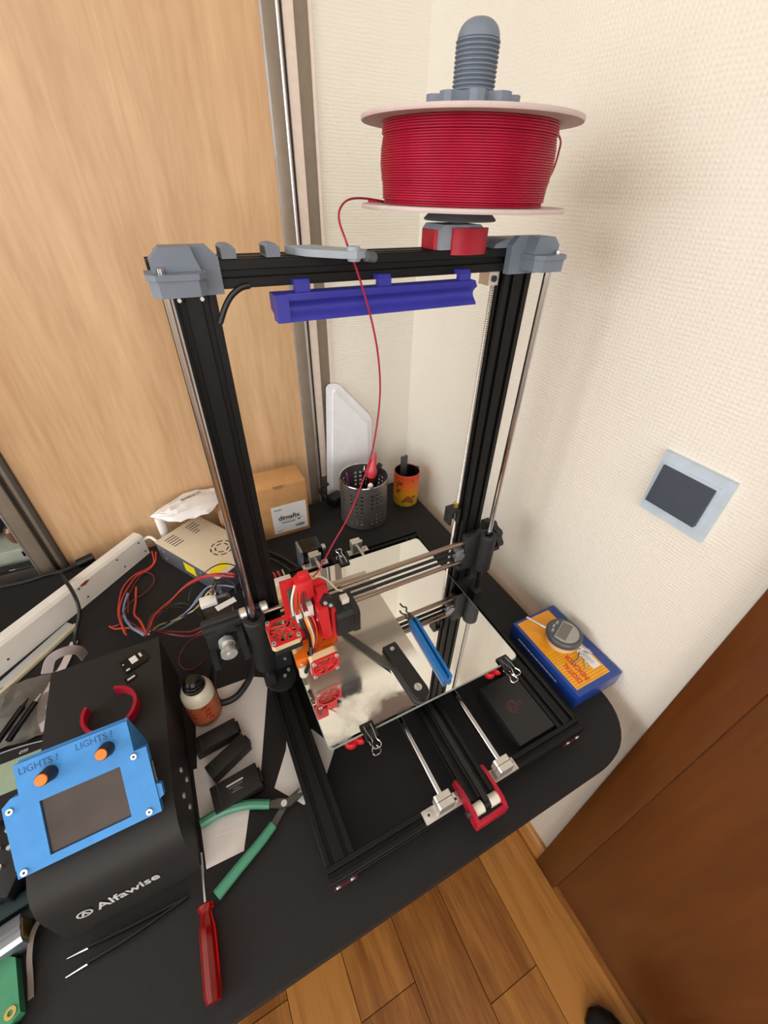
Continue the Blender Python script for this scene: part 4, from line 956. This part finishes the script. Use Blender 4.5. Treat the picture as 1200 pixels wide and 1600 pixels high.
for y, z in ((186, 28), (184, 2), (154, 28), (150, 2)):
    screw(B(), (-132, y, z), (1, 0, 0), 3.2, 2).build('side_screw', 'silver_screw', cbx)
B().cyl((-184, 372, 44), (-184, 392, 40), 11).cyl((-184, 372, 44), (-184, 380, 44), 14).build('cable_gland', 'black_plastic', cbx)
B().cyl((-158, 372, 46), (-158, 386, 44), 7, n=12).build('brass_gland', 'brass', cbx)
sd = thing('touch_screen_unit', 'sky blue printed touch screen housing with two knobs on the control box', 'screen', -206, 170, 75)
SM = axes((0, 122, 86), (1, 0, 0), (0, .762, .647))
b = B(SM)
b.prism([(-270, 0), (-142, 0), (-142, 8), (-270, 8)], 'z', -11, 0); b.prism([(-270.5, 8), (-242, 8), (-242, 60), (-272, 60)], 'z', -11, 0); b.prism([(-169.5, 8), (-142, 8), (-142, 60), (-169.5, 60)], 'z', -11, 0)
b.prism([(-272, 60), (-142, 60), (-142, 69), (-154, 69), (-154, 102), (-257, 102), (-257, 73), (-264, 73), (-272, 67)], 'z', -11, 0)
b.build('front_plate', 'sky_blue_printed', sd)
B(SM).box(-243, -168.5, 7, 61, -6, -3).build('screen', 'screen_black', sd)
B().prism([(128, 75.2), (214, 75.2), (208, 146), (196, 141), (130, 84)], 'x', -256, -155).build('back_shell', 'sky_blue_printed', sd)
B(SM).prism([(-141.9, 12), (-137, 14), (-137, 26), (-141.9, 28)], 'z', -11, -2).build('side_lug', 'sky_blue_printed', sd); B(SM).box(-143, -139.5, 30, 52, -9, -3).build('card_slot', 'dark_gloss', sd)
for x, v in ((-264, 4), (-266, 62), (-153, 5), (-155, 64)):
    w = screw(B(SM), (x, v, 0), (0, 0, 1), 3.1, 2).build('plate_screw', 'silver_screw', sd); B(SM).cyl((x, v, 1.95), (x, v, 2.1), 1.3, n=6).build('screw_socket', 'screw_hole', w)
for x, v in ((-229, 81.5), (-177, 82)):
    k_ = B(SM).lathe([(0, 0), (7.6, 0), (7.2, 4), (6.2, 19), (5.6, 20), (0, 20)], (x, v, 0.2), 20).build('knob', 'knob_black', sd)
    B(SM).lathe([(0, 20.3), (5.6, 20.3), (5.2, 21.6), (0, 21.8)], (x, v, 0), 20).build('knob_cap', 'knob_orange', k_)
text('engraving', 'LIGHTS ?', 9.5, SM @ Matrix.Translation((-254, 91, .1)), 'emboss_blue', sd, sx=.95)
text('engraving', 'LIGHTS ?', 9.5, SM @ Matrix.Translation((-204, 92.5, .1)), 'emboss_blue', sd, sx=.95)
b = B(); n = 40; a0 = math.radians(150); a1 = math.radians(360 + 80); rg = []
for i in range(n + 1):
    a = a0 + (a1 - a0) * i / n
    rg.append([b.v((-193 + r * math.cos(a), 270 + r * math.sin(a), z)) for r, z in ((28, 75.2), (32, 75.2), (32, 89), (28, 89))])
for u, w in zip(rg, rg[1:]):
    for k in range(4): b.face([u[k], u[(k + 1) % 4], w[(k + 1) % 4], w[k]])
b.face(rg[0]); b.face(rg[-1][::-1])
o = b.build('open_ring', 'crimson_printed'); tag(o, 'open red printed ring standing on the control box behind the screen', 'ring')
ca = thing('card_adapter', 'black memory card adapter with white sticker on the control box', 'memory card', -158, 336, 75)
CM = rot(-176, 324, 75.2, 22)
B(CM).prism([(0, 0), (28, 0), (32, 4), (32, 24), (0, 24)], 'z', 0, 2.1).build('body', 'dark_gloss', ca); B(CM).box(12, 21, 9, 21, 2.1, 2.3).build('sticker', 'label_white', ca); B(CM).box(25, 28, 12, 20, 2.1, 2.3).build('marking', 'print_white', ca); B(CM).box(2, 7, 3, 6, 2.1, 2.3).build('marking', 'print_white', ca); B(CM).box(2, 4, 16, 18, 2.1, 2.3).build('marking', 'print_white', ca)
mc = thing('memory_card', 'tiny black memory card below the adapter on the control box', 'memory card', -168, 314, 75)
CM = rot(-176, 308, 75.2, 22); B(CM).box(0, 15, 0, 10, 0, 1).build('body', 'dark_gloss', mc); B(CM).box(3, 13, 3, 6, 1, 1.15).build('marking', 'print_white', mc)

# ---------------------------------------------------------------- small things between control box and printer
def sheet(name, poly, z, label):
    o = B().prism(poly, 'z', z, z + .25).build(name, 'paper', flat=True); return tag(o, label, 'paper')
sheet('paper_sheet', [(-128, 88), (-84, 86), (-66, 132), (-60, 200), (-128, 210)], ZT + .1, 'white sheet corner under the green pliers handle')
sheet('paper_sheet', [(-118, 118), (-76, 110), (-60, 200), (-115, 210)], ZT + .4, 'narrow white sheet between the other two left of the printer')
sheet('paper_sheet', [(-128, 158), (-46, 158), (2, 302), (-22, 316), (-112, 320)], ZT + .7, 'large white sheet under the black blocks and cable loop')
sheet('paper_sheet', [(-32, 137), (-2, 100), (30, 112), (62, 150), (40, 190), (4, 200), (-4, 178)], ZT + .1, 'white paper corner sticking out under the left base beam')
bt = thing('glue_bottle', 'pale bottle with black cap and reddish label beside the control box', 'bottle', -98, 284, ZT)
Z1 = ZT + 1.0
B().lathe([(0, Z1), (21, Z1), (22.5, Z1 + 3), (22.5, Z1 + 66), (20, Z1 + 74), (14, Z1 + 79), (0, Z1 + 79)], (-98, 284, 0), 36).build('body', 'bottle_plastic', bt)
B().lathe([(22.7, Z1 + 6), (22.7, Z1 + 56)], (-98, 284, 0), 48).build('label_band', 'bottle_label', bt)
for k, (a, h) in enumerate([(-2.3, 50), (-2.25, 40), (-2.2, 30), (-2.3, 20), (-1.4, 52), (-1.25, 42), (-1.3, 32), (-1.2, 22)]):
    c, s_ = math.cos(a), math.sin(a); B().tube([(-98 + 22.9 * math.cos(a + t), 284 + 22.9 * math.sin(a + t), Z1 + h - 3 + 4 * q) for t, q in ((-.16, 0), (-.05, 1.2), (.06, .2), (.16, 1.4))], .9, n=5).build('label_mark', 'bottle_ink', bt)
B().lathe([(0, Z1 + 79), (15.5, Z1 + 79), (15.5, Z1 + 83), (13.5, Z1 + 84), (13.5, Z1 + 88), (12, Z1 + 89), (12, Z1 + 93), (8, Z1 + 97), (0, Z1 + 97)], (-98, 284, 0), 28).build('cap', 'dark_gloss', bt)
def block(name, M, L, W, H, label, txt=False):
    t = thing(name, label, 'case', M.translation.x, M.translation.y, M.translation.z, 'black plastic cases on the white sheets')
    B(M).box(0, L, 0, W, .1, H, 1.2).build('body', 'black_plastic', t)
    B(M).box(L * .14, L * .155, -.15, W + .15, 1, H + .15).build('lid_seam', 'dark_gloss', t)
    B(M).box(L - .2, L + 3, W * .2, W * .8, 4, H - 4, 1).build('end_tab', 'dark_gloss', t)
    if txt:
        for i, (w, yy) in enumerate(((22, 22), (18, 18.5), (8, 15), (14, 12))): B(M).box(20 + (22 - w) / 2, 20 + (22 + w) / 2, yy, yy + (2.2 if i == 0 else 1.1), H, H + .15).build('print_line', 'print_white' if i == 0 else 'ink_grey', t)
block('plastic_case', rot(-118, 218, ZT + 1.1, 6), 60, 24, 20, 'black plastic case touching the glue bottle')
block('plastic_case', rot(-102, 176, ZT + 1.1, 24), 60, 22, 20, 'black plastic case lying askew, middle of the three')
block('plastic_case', rot(-106, 134, ZT + 1.1, 5), 62, 34, 18, 'black plastic case with small white print nearest the pliers', True)
pl_ = thing('side_cutter_pliers', 'flush cutting pliers with green grips open beside the printer', 'pliers', -60, 105, ZT)
def grip(pts, w0, w1): return B().tube(pts, lambda t: w0 + (w1 - w0) * t, n=10)
grip([(-42, 118, ZT + 8), (-70, 131, ZT + 8), (-100, 137, ZT + 9), (-126, 136, ZT + 7)], 5.6, 6.4).build('grip', 'grip_green', pl_)
grip([(-44, 94, ZT + 7), (-66, 82, ZT + 7), (-96, 68, ZT + 7), (-120, 56, ZT + 7)], 5.6, 6.4).build('grip', 'grip_green', pl_)
B().prism([(-44, 121), (-44, 114), (-30, 107), (-18, 104), (4, 111), (-4, 113), (-20, 114), (-30, 119)], 'z', ZT + 5, ZT + 10).build('jaw', 'tool_steel', pl_)
B().prism([(-48, 97), (-42, 91), (-28, 102), (-14, 112), (-1, 121), (-12, 118), (-24, 114), (-36, 106)], 'z', ZT + 1.5, ZT + 5).build('jaw', 'tool_steel', pl_)
B().cyl((-25, 110, ZT + 1), (-25, 110, ZT + 11.5), 4, n=16).build('pivot', 'silver_screw', pl_)
sc = thing('screwdriver', 'small screwdriver with transparent red handle at the desk front', 'screwdriver', -134, 20, ZT)
B().cyl((-130, 104, ZT + 10), (-132, 52, ZT + 10), 1.6, n=12).build('shaft', 'chrome', sc)
b = B(axes((-132, 54, ZT + 10), (0, 0, 1), (-1, .04, 0)))
hx = [(0, 0), (6, 0), (8.6, 2), (8.6, 5), (6, 8), (6.6, 14), (8.8, 24), (9, 74), (7, 80), (0, 81)]
b.lathe(hx, (0, 0, 0), 10); b.build('handle', 'clear_red', sc, ang=20)
tz = thing('tweezers', 'thin black tweezers with bright tips lying in front of the control box', 'tweezers', -210, 68, ZT)
for y0, ym in ((76, 72), (61, 63)):
    B().tube([(-250, y0 - (1 if y0 > 70 else -1), ZT + 4), (-210, ym, ZT + 5), (-150, 70, ZT + 4)], 1, flat=(2.6, .9), up=(0, 1, 0)).build('arm', 'dark_gloss', tz)
    B().tube([(-270, y0, ZT + 3), (-250, y0 - (1 if y0 > 70 else -1), ZT + 4)], lambda t: .6 + .8 * t, n=6).build('tip', 'chrome', tz)

# ---------------------------------------------------------------- things at the left edge
tb_ = thing('drawing_tablet', 'dark tablet with pale green screen half hidden by the blue screen unit', 'tablet', -380, 300, ZT)
B().prism([(-480, 250), (-290, 250), (-288, 330), (-310, 340), (-370, 347), (-480, 340)], 'z', ZT + .2, -22).build('case', 'black_plastic', tb_)
B().box(-470, -296, 284, 329, -22, -21.6).build('screen', 'lcd_green', tb_)
B().tube([(-288, 330, -22), (-310, 340, -22), (-370, 347, -22), (-480, 340, -22)], 1.0, n=6).build('rim', 'alu_profile', tb_)
text('maker_mark', 'cm', 9, axes((-344, 334, -21.9), (1, 0, 0), (0, 1, 0)), 'print_white', tb_, shear=.3)
def plastic_bag():
    rnd = random.Random(5); b = B(); n = 12; g = []
    for s in (1, 0):
        gg = []
        for i in range(n):
            row = []
            for j in range(n):
                u, v = i / (n - 1), j / (n - 1)
                if s == 0 and (i in (0, n - 1) or j in (0, n - 1)): row.append(g[0][i][j]); continue
                k = math.sin(PI * u) * math.sin(PI * v)
                row.append(b.v((-415 + 118 * u + rnd.uniform(-2, 2), 356 + 112 * v + rnd.uniform(-2, 2), ZT + 2 + s * (16 * k + rnd.uniform(0, 5)))))
            gg.append(row)
        g.append(gg)
        for i in range(n - 1):
            for j in range(n - 1): b.face([gg[i][j], gg[i + 1][j], gg[i + 1][j + 1], gg[i][j + 1]])
    o = b.build('plastic_bag', 'bag_clear', ang=15); tag(o, 'crumpled clear plastic bag left of the control box', 'bag')
plastic_bag()
for dx, lb_ in ((0, 'black pen lying on the clear bag, outer of the two'), (16, 'black pen lying on the clear bag, next to the control box')):
    t = thing('pen', lb_, 'pen', -355 + dx, 370, ZT + 18, 'black pens on the clear bag')
    B().cyl((-368 + dx, 352, ZT + 24), (-342 + dx, 402, ZT + 24), 4.2, n=12).build('barrel', 'dark_gloss', t); B().cyl((-342 + dx, 402, ZT + 24), (-336 + dx, 414, ZT + 24), 2.6, 1, n=12).build('tip', 'zinc' if dx else 'dark_gloss', t)
ap = thing('aluminium_profile', 'short aluminium profile lying left of the control box front', 'profile', -360, 128, ZT)
B(rot(-308, 130, ZT, 10)).prism([(0, .2), (0, 26), (-4, 28), (-22, 28), (-26, 24), (-26, .2)][::-1], 'x', -110, 0).build('bar', 'alu_profile', ap)
B(rot(-308, 130, ZT, 10)).box(-110, -.5, -15, -11, 28, 28.6).build('groove', 'psu_steel', ap)
B(rot(-308, 130, ZT, 10)).box(-.4, .8, -22, -4, 4, 24).build('end_face', 'brass', ap)
gf = thing('circuit_frame', 'green circuit board frame with brass eyelet at the lower left edge', 'circuit board', -350, 80, ZT)
b = B(); b.prism([(-420, 110), (-326, 106), (-314, 98), (-304, 52), (-312, 46), (-420, 44), (-420, 54), (-328, 58), (-322, 66), (-332, 94), (-420, 98)], 'z', ZT + .3, ZT + 12); b.build('frame', 'green_pcb_frame', gf)
B().lathe([(2.4, ZT + 12), (5, ZT + 12), (5, ZT + 13), (2.4, ZT + 13)], (-312, 55, 0), 18, close=True).build('eyelet', 'brass', gf)
B().box(-420, -322, 52, 98, ZT + .3, ZT + 3).build('board', 'teal_dark', gf); B().box(-420, -308, 36, 44, ZT + .3, ZT + 9).build('edge_strip', 'maroon_plastic', gf)
cs = thing('connector_strip', 'black connector strip with bright pins behind the aluminium profile', 'connector', -345, 190, ZT)
B(rot(-336, 200, ZT, 68)).box(-40, 36, -30, 14, .2, 26, 2).build('body', 'black_plastic', cs)
for k in range(4): B(rot(-336, 200, ZT, 68)).cyl((-30 + 18 * k, -6, 26), (-30 + 18 * k, -6, 29), 2.6, n=10).build('pin', 'silver_screw', cs); B(rot(-336, 200, ZT, 68)).cyl((-30 + 18 * k, 6, 26), (-30 + 18 * k, 6, 29), 2.6, n=10).build('pin', 'silver_screw', cs)
o = B(rot(-330, 148, ZT, 8)).box(-80, 40, -8, 8, .3, 9, 1).build('teal_card', 'teal_dark'); tag(o, 'dark teal plastic strip behind the aluminium profile', 'strip')
o = B().tube([(-292, 128, ZT + 8), (-300, 112, ZT + 12), (-303, 94, ZT + 8), (-302, 76, ZT + 3), (-300, 60, ZT + 2)], 1, flat=(2.6, .4), up=(0, 0, 1)).build('plastic_strap', 'strap_brown'); tag(o, 'thin brownish grey strap curling below the front left of the control box', 'strap')

# ---------------------------------------------------------------- things on and around the printer bed
def clip(label, x, y, s, M0=None):
    t = thing('binder_clip', label, 'binder clip', x, y, 40, 'binder clips holding the mirror')
    M = Matrix.Translation((x, y, 52.5)) @ Matrix.Diagonal((1, s, 1, 1))
    B(M).prism([(-9, 0), (-9, 2), (7, 3.2), (9, 3.2), (9, 2.4), (9.6, 2.2), (9.6, 6), (0, 4.8), (-9, 3.8), (-11.5, 1.5), (-11.5, -10.5), (-9, -12), (-9, -10.2), (-10, -9.5), (-10, 0)][:0] or [(12, 4.4), (0, 6.4), (-10, 3), (-11, 0), (-10, -9), (0, -11), (6, -9.6), (6, -8.8), (0, -9.6), (-8, -7.6), (-9, 0), (-8, 2.2), (0, 5.2), (12, 3.2)], 'x', -9.5, 9.5).build('spring_body', 'dark_gloss', t)
    for z0, dz in ((4, 7), (-9.5, 2)):
        B(M).tube([(-5, 9 if z0 > 0 else 4, z0), (-4.5, -4, z0 + dz * .5), (-3, -15, z0 + dz), (-5.5, -21, z0 + dz * 1.1), (-4, -26, z0 + dz), (4, -26, z0 + dz), (5.5, -21, z0 + dz * 1.1), (3, -15, z0 + dz), (4.5, -4, z0 + dz * .5), (5, 9 if z0 > 0 else 4, z0)], .9, n=6, sub=4).build('wire_handle', 'chrome', t)
clip('binder clip at the front left edge of the mirror', 100, 112, 1)
clip('binder clip at the front right edge of the mirror', 328, 112, 1)
clip('binder clip at the rear edge of the mirror near the motor', 190, 422, -1)
db = thing('deburring_tool', 'blue handled deburring tool with hooked dark tip on the mirror', 'deburring tool', 235, 190, 54)
DM = axes((233, 127, 54.6), (.055, 1, 0), (-1, .055, 0))
B(DM).prism([(-7, 1), (-5, 0), (5, 0), (7, 1), (7.5, 9), (6, 12), (2.2, 12), (2.2, 5), (-2.2, 5), (-2.2, 12), (-6, 12), (-7.5, 9)], 'x', 0, 112).build('handle', 'deburr_blue', db)
B(DM).prism([(-6, 2), (6, 2), (6, 10), (3, 11), (-3, 11), (-6, 10)], 'x', 112, 114).lathe([(0, 0), (6, 0), (3, 16), (0, 16)], (112, 0, 6), 14, Matrix.Rotation(PI / 2, 4, 'Y')).build('collar', 'tool_steel', db)
for p in ([(126, 0, 6), (132, 3, 8), (138, 0, 9), (143, 5, 9), (150, 6, 9)], ): B(DM).tube(p, 1.5, n=8).build('hook_blade', 'tool_steel', db)
kn = thing('folding_scraper', 'black folding scraper with two rivets lying on the mirror', 'scraper', 176, 160, 54)
KM = axes((169, 212, 54.5), (.06, -1, 0), (1, .06, 0))
def kp_(k): return [(k, k), (k, 22 - k), (6, 23 - k), (86, 24 - k)] + [(86 + (12 - k) * math.sin(a), 12 + (12 - k) * math.cos(a)) for a in [PI * q / 8 for q in range(1, 8)]] + [(86, k)]
B(KM).prism(kp_(0), 'z', 0, 4.4).build('handle_scale', 'black_plastic', kn); B(KM).prism(kp_(.8), 'z', 4.4, 6.6).build('liner', 'tool_steel', kn); B(KM).prism(kp_(0), 'z', 6.6, 11.5).build('handle_scale', 'black_plastic', kn)
for u, r in ((9, 3.2), (80, 5.6)):
    q = B(KM).cyl((u, 12, 11.4), (u, 12, 12.1), r, n=20).build('rivet', 'zinc', kn); B(KM).box(u - r * .8, u + r * .8, 11.6, 12.4, 12.1, 12.2).build('rivet_slot', 'tool_steel', kn)
B().prism([(168, 196), (166, 176), (154, 200), (126, 262), (121, 282), (127, 278), (138, 256)], 'z', 57.0, 59.0).build('blade', 'tool_steel', kn)
bb_ = thing('gift_box', 'small matt black box with faint red emblem inside the base frame', 'box', 327, 70, ZT)
B().box(296, 358, 24, 116, ZT + .2, -10, .6).build('tray', 'matt_black_card', bb_); B().box(294.5, 359.5, 22.5, 117.5, -9.8, 1, .8).build('lid', 'matt_black_card', bb_)
b = []
em = [[(-9, 8), (-4, 10), (0, 7)], [(-11, 3), (-6, 5), (-2, 3), (2, 6)], [(-8, -2), (-3, 0), (1, -2), (6, 1), (9, 5)], [(-4, -6), (0, -5), (4, -7)], [(2, 8), (6, 9), (9, 6)], [(-2, -10), (1, -12), (3, -9)], [(5, -3), (8, -1), (10, 1)], [(-5, 12), (0, 11), (5, 13)]]
for q in em: B(axes((326, 72, 1.05), (0, 1, 0), (-1, 0, 0))).tube([(x, y, 0) for x, y in q], 1, flat=(.9, .12), up=(0, 0, 1), sub=3).build('emblem_stroke', 'emblem_red', bb_)
# blue instrument carton and dial gauge
bl = thing('instrument_box', 'blue and yellow carton of a digital indicator against the wall', 'box', 471, 114, ZT)
B().box(424, 521, 37, 192, ZT, 3, .8).build('carton', 'blue_card', bl)
tp_ = B().box(430, 504, 47, 187, 3, 3.25).build('yellow_panel', 'yellow_print', bl)
B().box(430.2, 503.8, 118, 186.8, 3.25, 3.35).build('orange_field', 'orange_print', tp_)
for k in range(14): B().box(430.5, 503.5, 49 + 4.8 * k, 50.6 + 4.8 * k, 3.25, 3.36).build('stripe', 'yellow_stripe', tp_)
B().box(483, 500, 62, 100, 3.4, 3.6).build('sticker', 'label_white', tp_)
for i in range(2): B().box(489 + 4 * i, 490 + 4 * i, 70, 92, 3.6, 3.7).build('sticker_line', 'ink_grey', tp_)
UP = lambda x, y, z=3.4: axes((x, y, z), (0, 1, 0), (-1, 0, 0))
text('lettering', 'DIGITAL', 12.5, UP(450, 53), 'ink_red', tp_, sx=.8, depth=.2, bold=.45); text('lettering', 'INDICATOR', 12.5, UP(464.5, 52), 'ink_red', tp_, sx=.72, depth=.2, bold=.45)
yy_ = 78.0
for w_ in (6, 3, 5, 7, 2.5, 6, 4, 8, 3, 5, 6, 2.5, 7, 4, 6): B().box(423.6, 424.1, yy_, yy_ + w_, -18, -15.4).build('side_print', 'print_white', bl); yy_ += w_ + 1.3
gg_ = thing('dial_indicator', 'round digital dial indicator with grey display on the blue carton', 'gauge', 470, 125, 3)
GM = rot(475, 126, 3.8, 24)
B(GM).lathe([(0, 0), (26, 0), (27, 2), (27, 12), (25.5, 13), (0, 13)], (0, 0, 0), 48).build('back_case', 'fan_beige', gg_)
B(GM).lathe([(0, 13.1), (29, 13.1), (30, 15), (30, 22), (27.5, 25), (0, 25)], (0, 0, 0), 48).build('bezel', 'gauge_dark', gg_)
arc = [(23 * math.cos(a), 23 * math.sin(a)) for a in [PI * (1.02 + .96 * k / 16) for k in range(17)]]
fp_ = B(GM).prism([(21, 11), (-21, 11)] + arc, 'z', 25, 25.8).build('face_plate', 'gauge_face', gg_)
B(GM).box(-18.5, 18.5, -7, 9.5, 25.8, 26.1).build('display', 'lcd_grey', fp_)
for x, y in ((-10, 17.5), (0, 19.5), (10, 17.5)): B(GM).box(x - 3.5, x + 3.5, y - 1.6, y + 1.6, 25, 26).build('button', 'gauge_face', gg_)
B(GM).cyl((0, 29, 10), (0, 66, 10), 2.2, n=14).build('upper_stem', 'chrome', gg_); B(GM).cyl((0, -28, 10), (0, -46, 10), 3.8, n=16).cyl((0, -46, 10), (0, -50, 10), 2, n=12).build('spindle', 'chrome', gg_)
o = B(GM).tube([(-6, -33, 3), (-18, -36, 2.4), (-34, -32, 2)], 1.6, n=8).build('contact_needle', 'chrome'); tag(o, 'thin steel contact needle lying below the dial indicator', 'needle', 'loose gauge tips on the blue carton')
o = B(GM).tube([(-12, -44, 2.2), (-28, -52, 2)], lambda t: 2 - 1.2 * t, n=8).build('contact_tip', 'chrome'); tag(o, 'short tapered steel tip on the yellow print beside the lettering', 'needle', 'loose gauge tips on the blue carton')
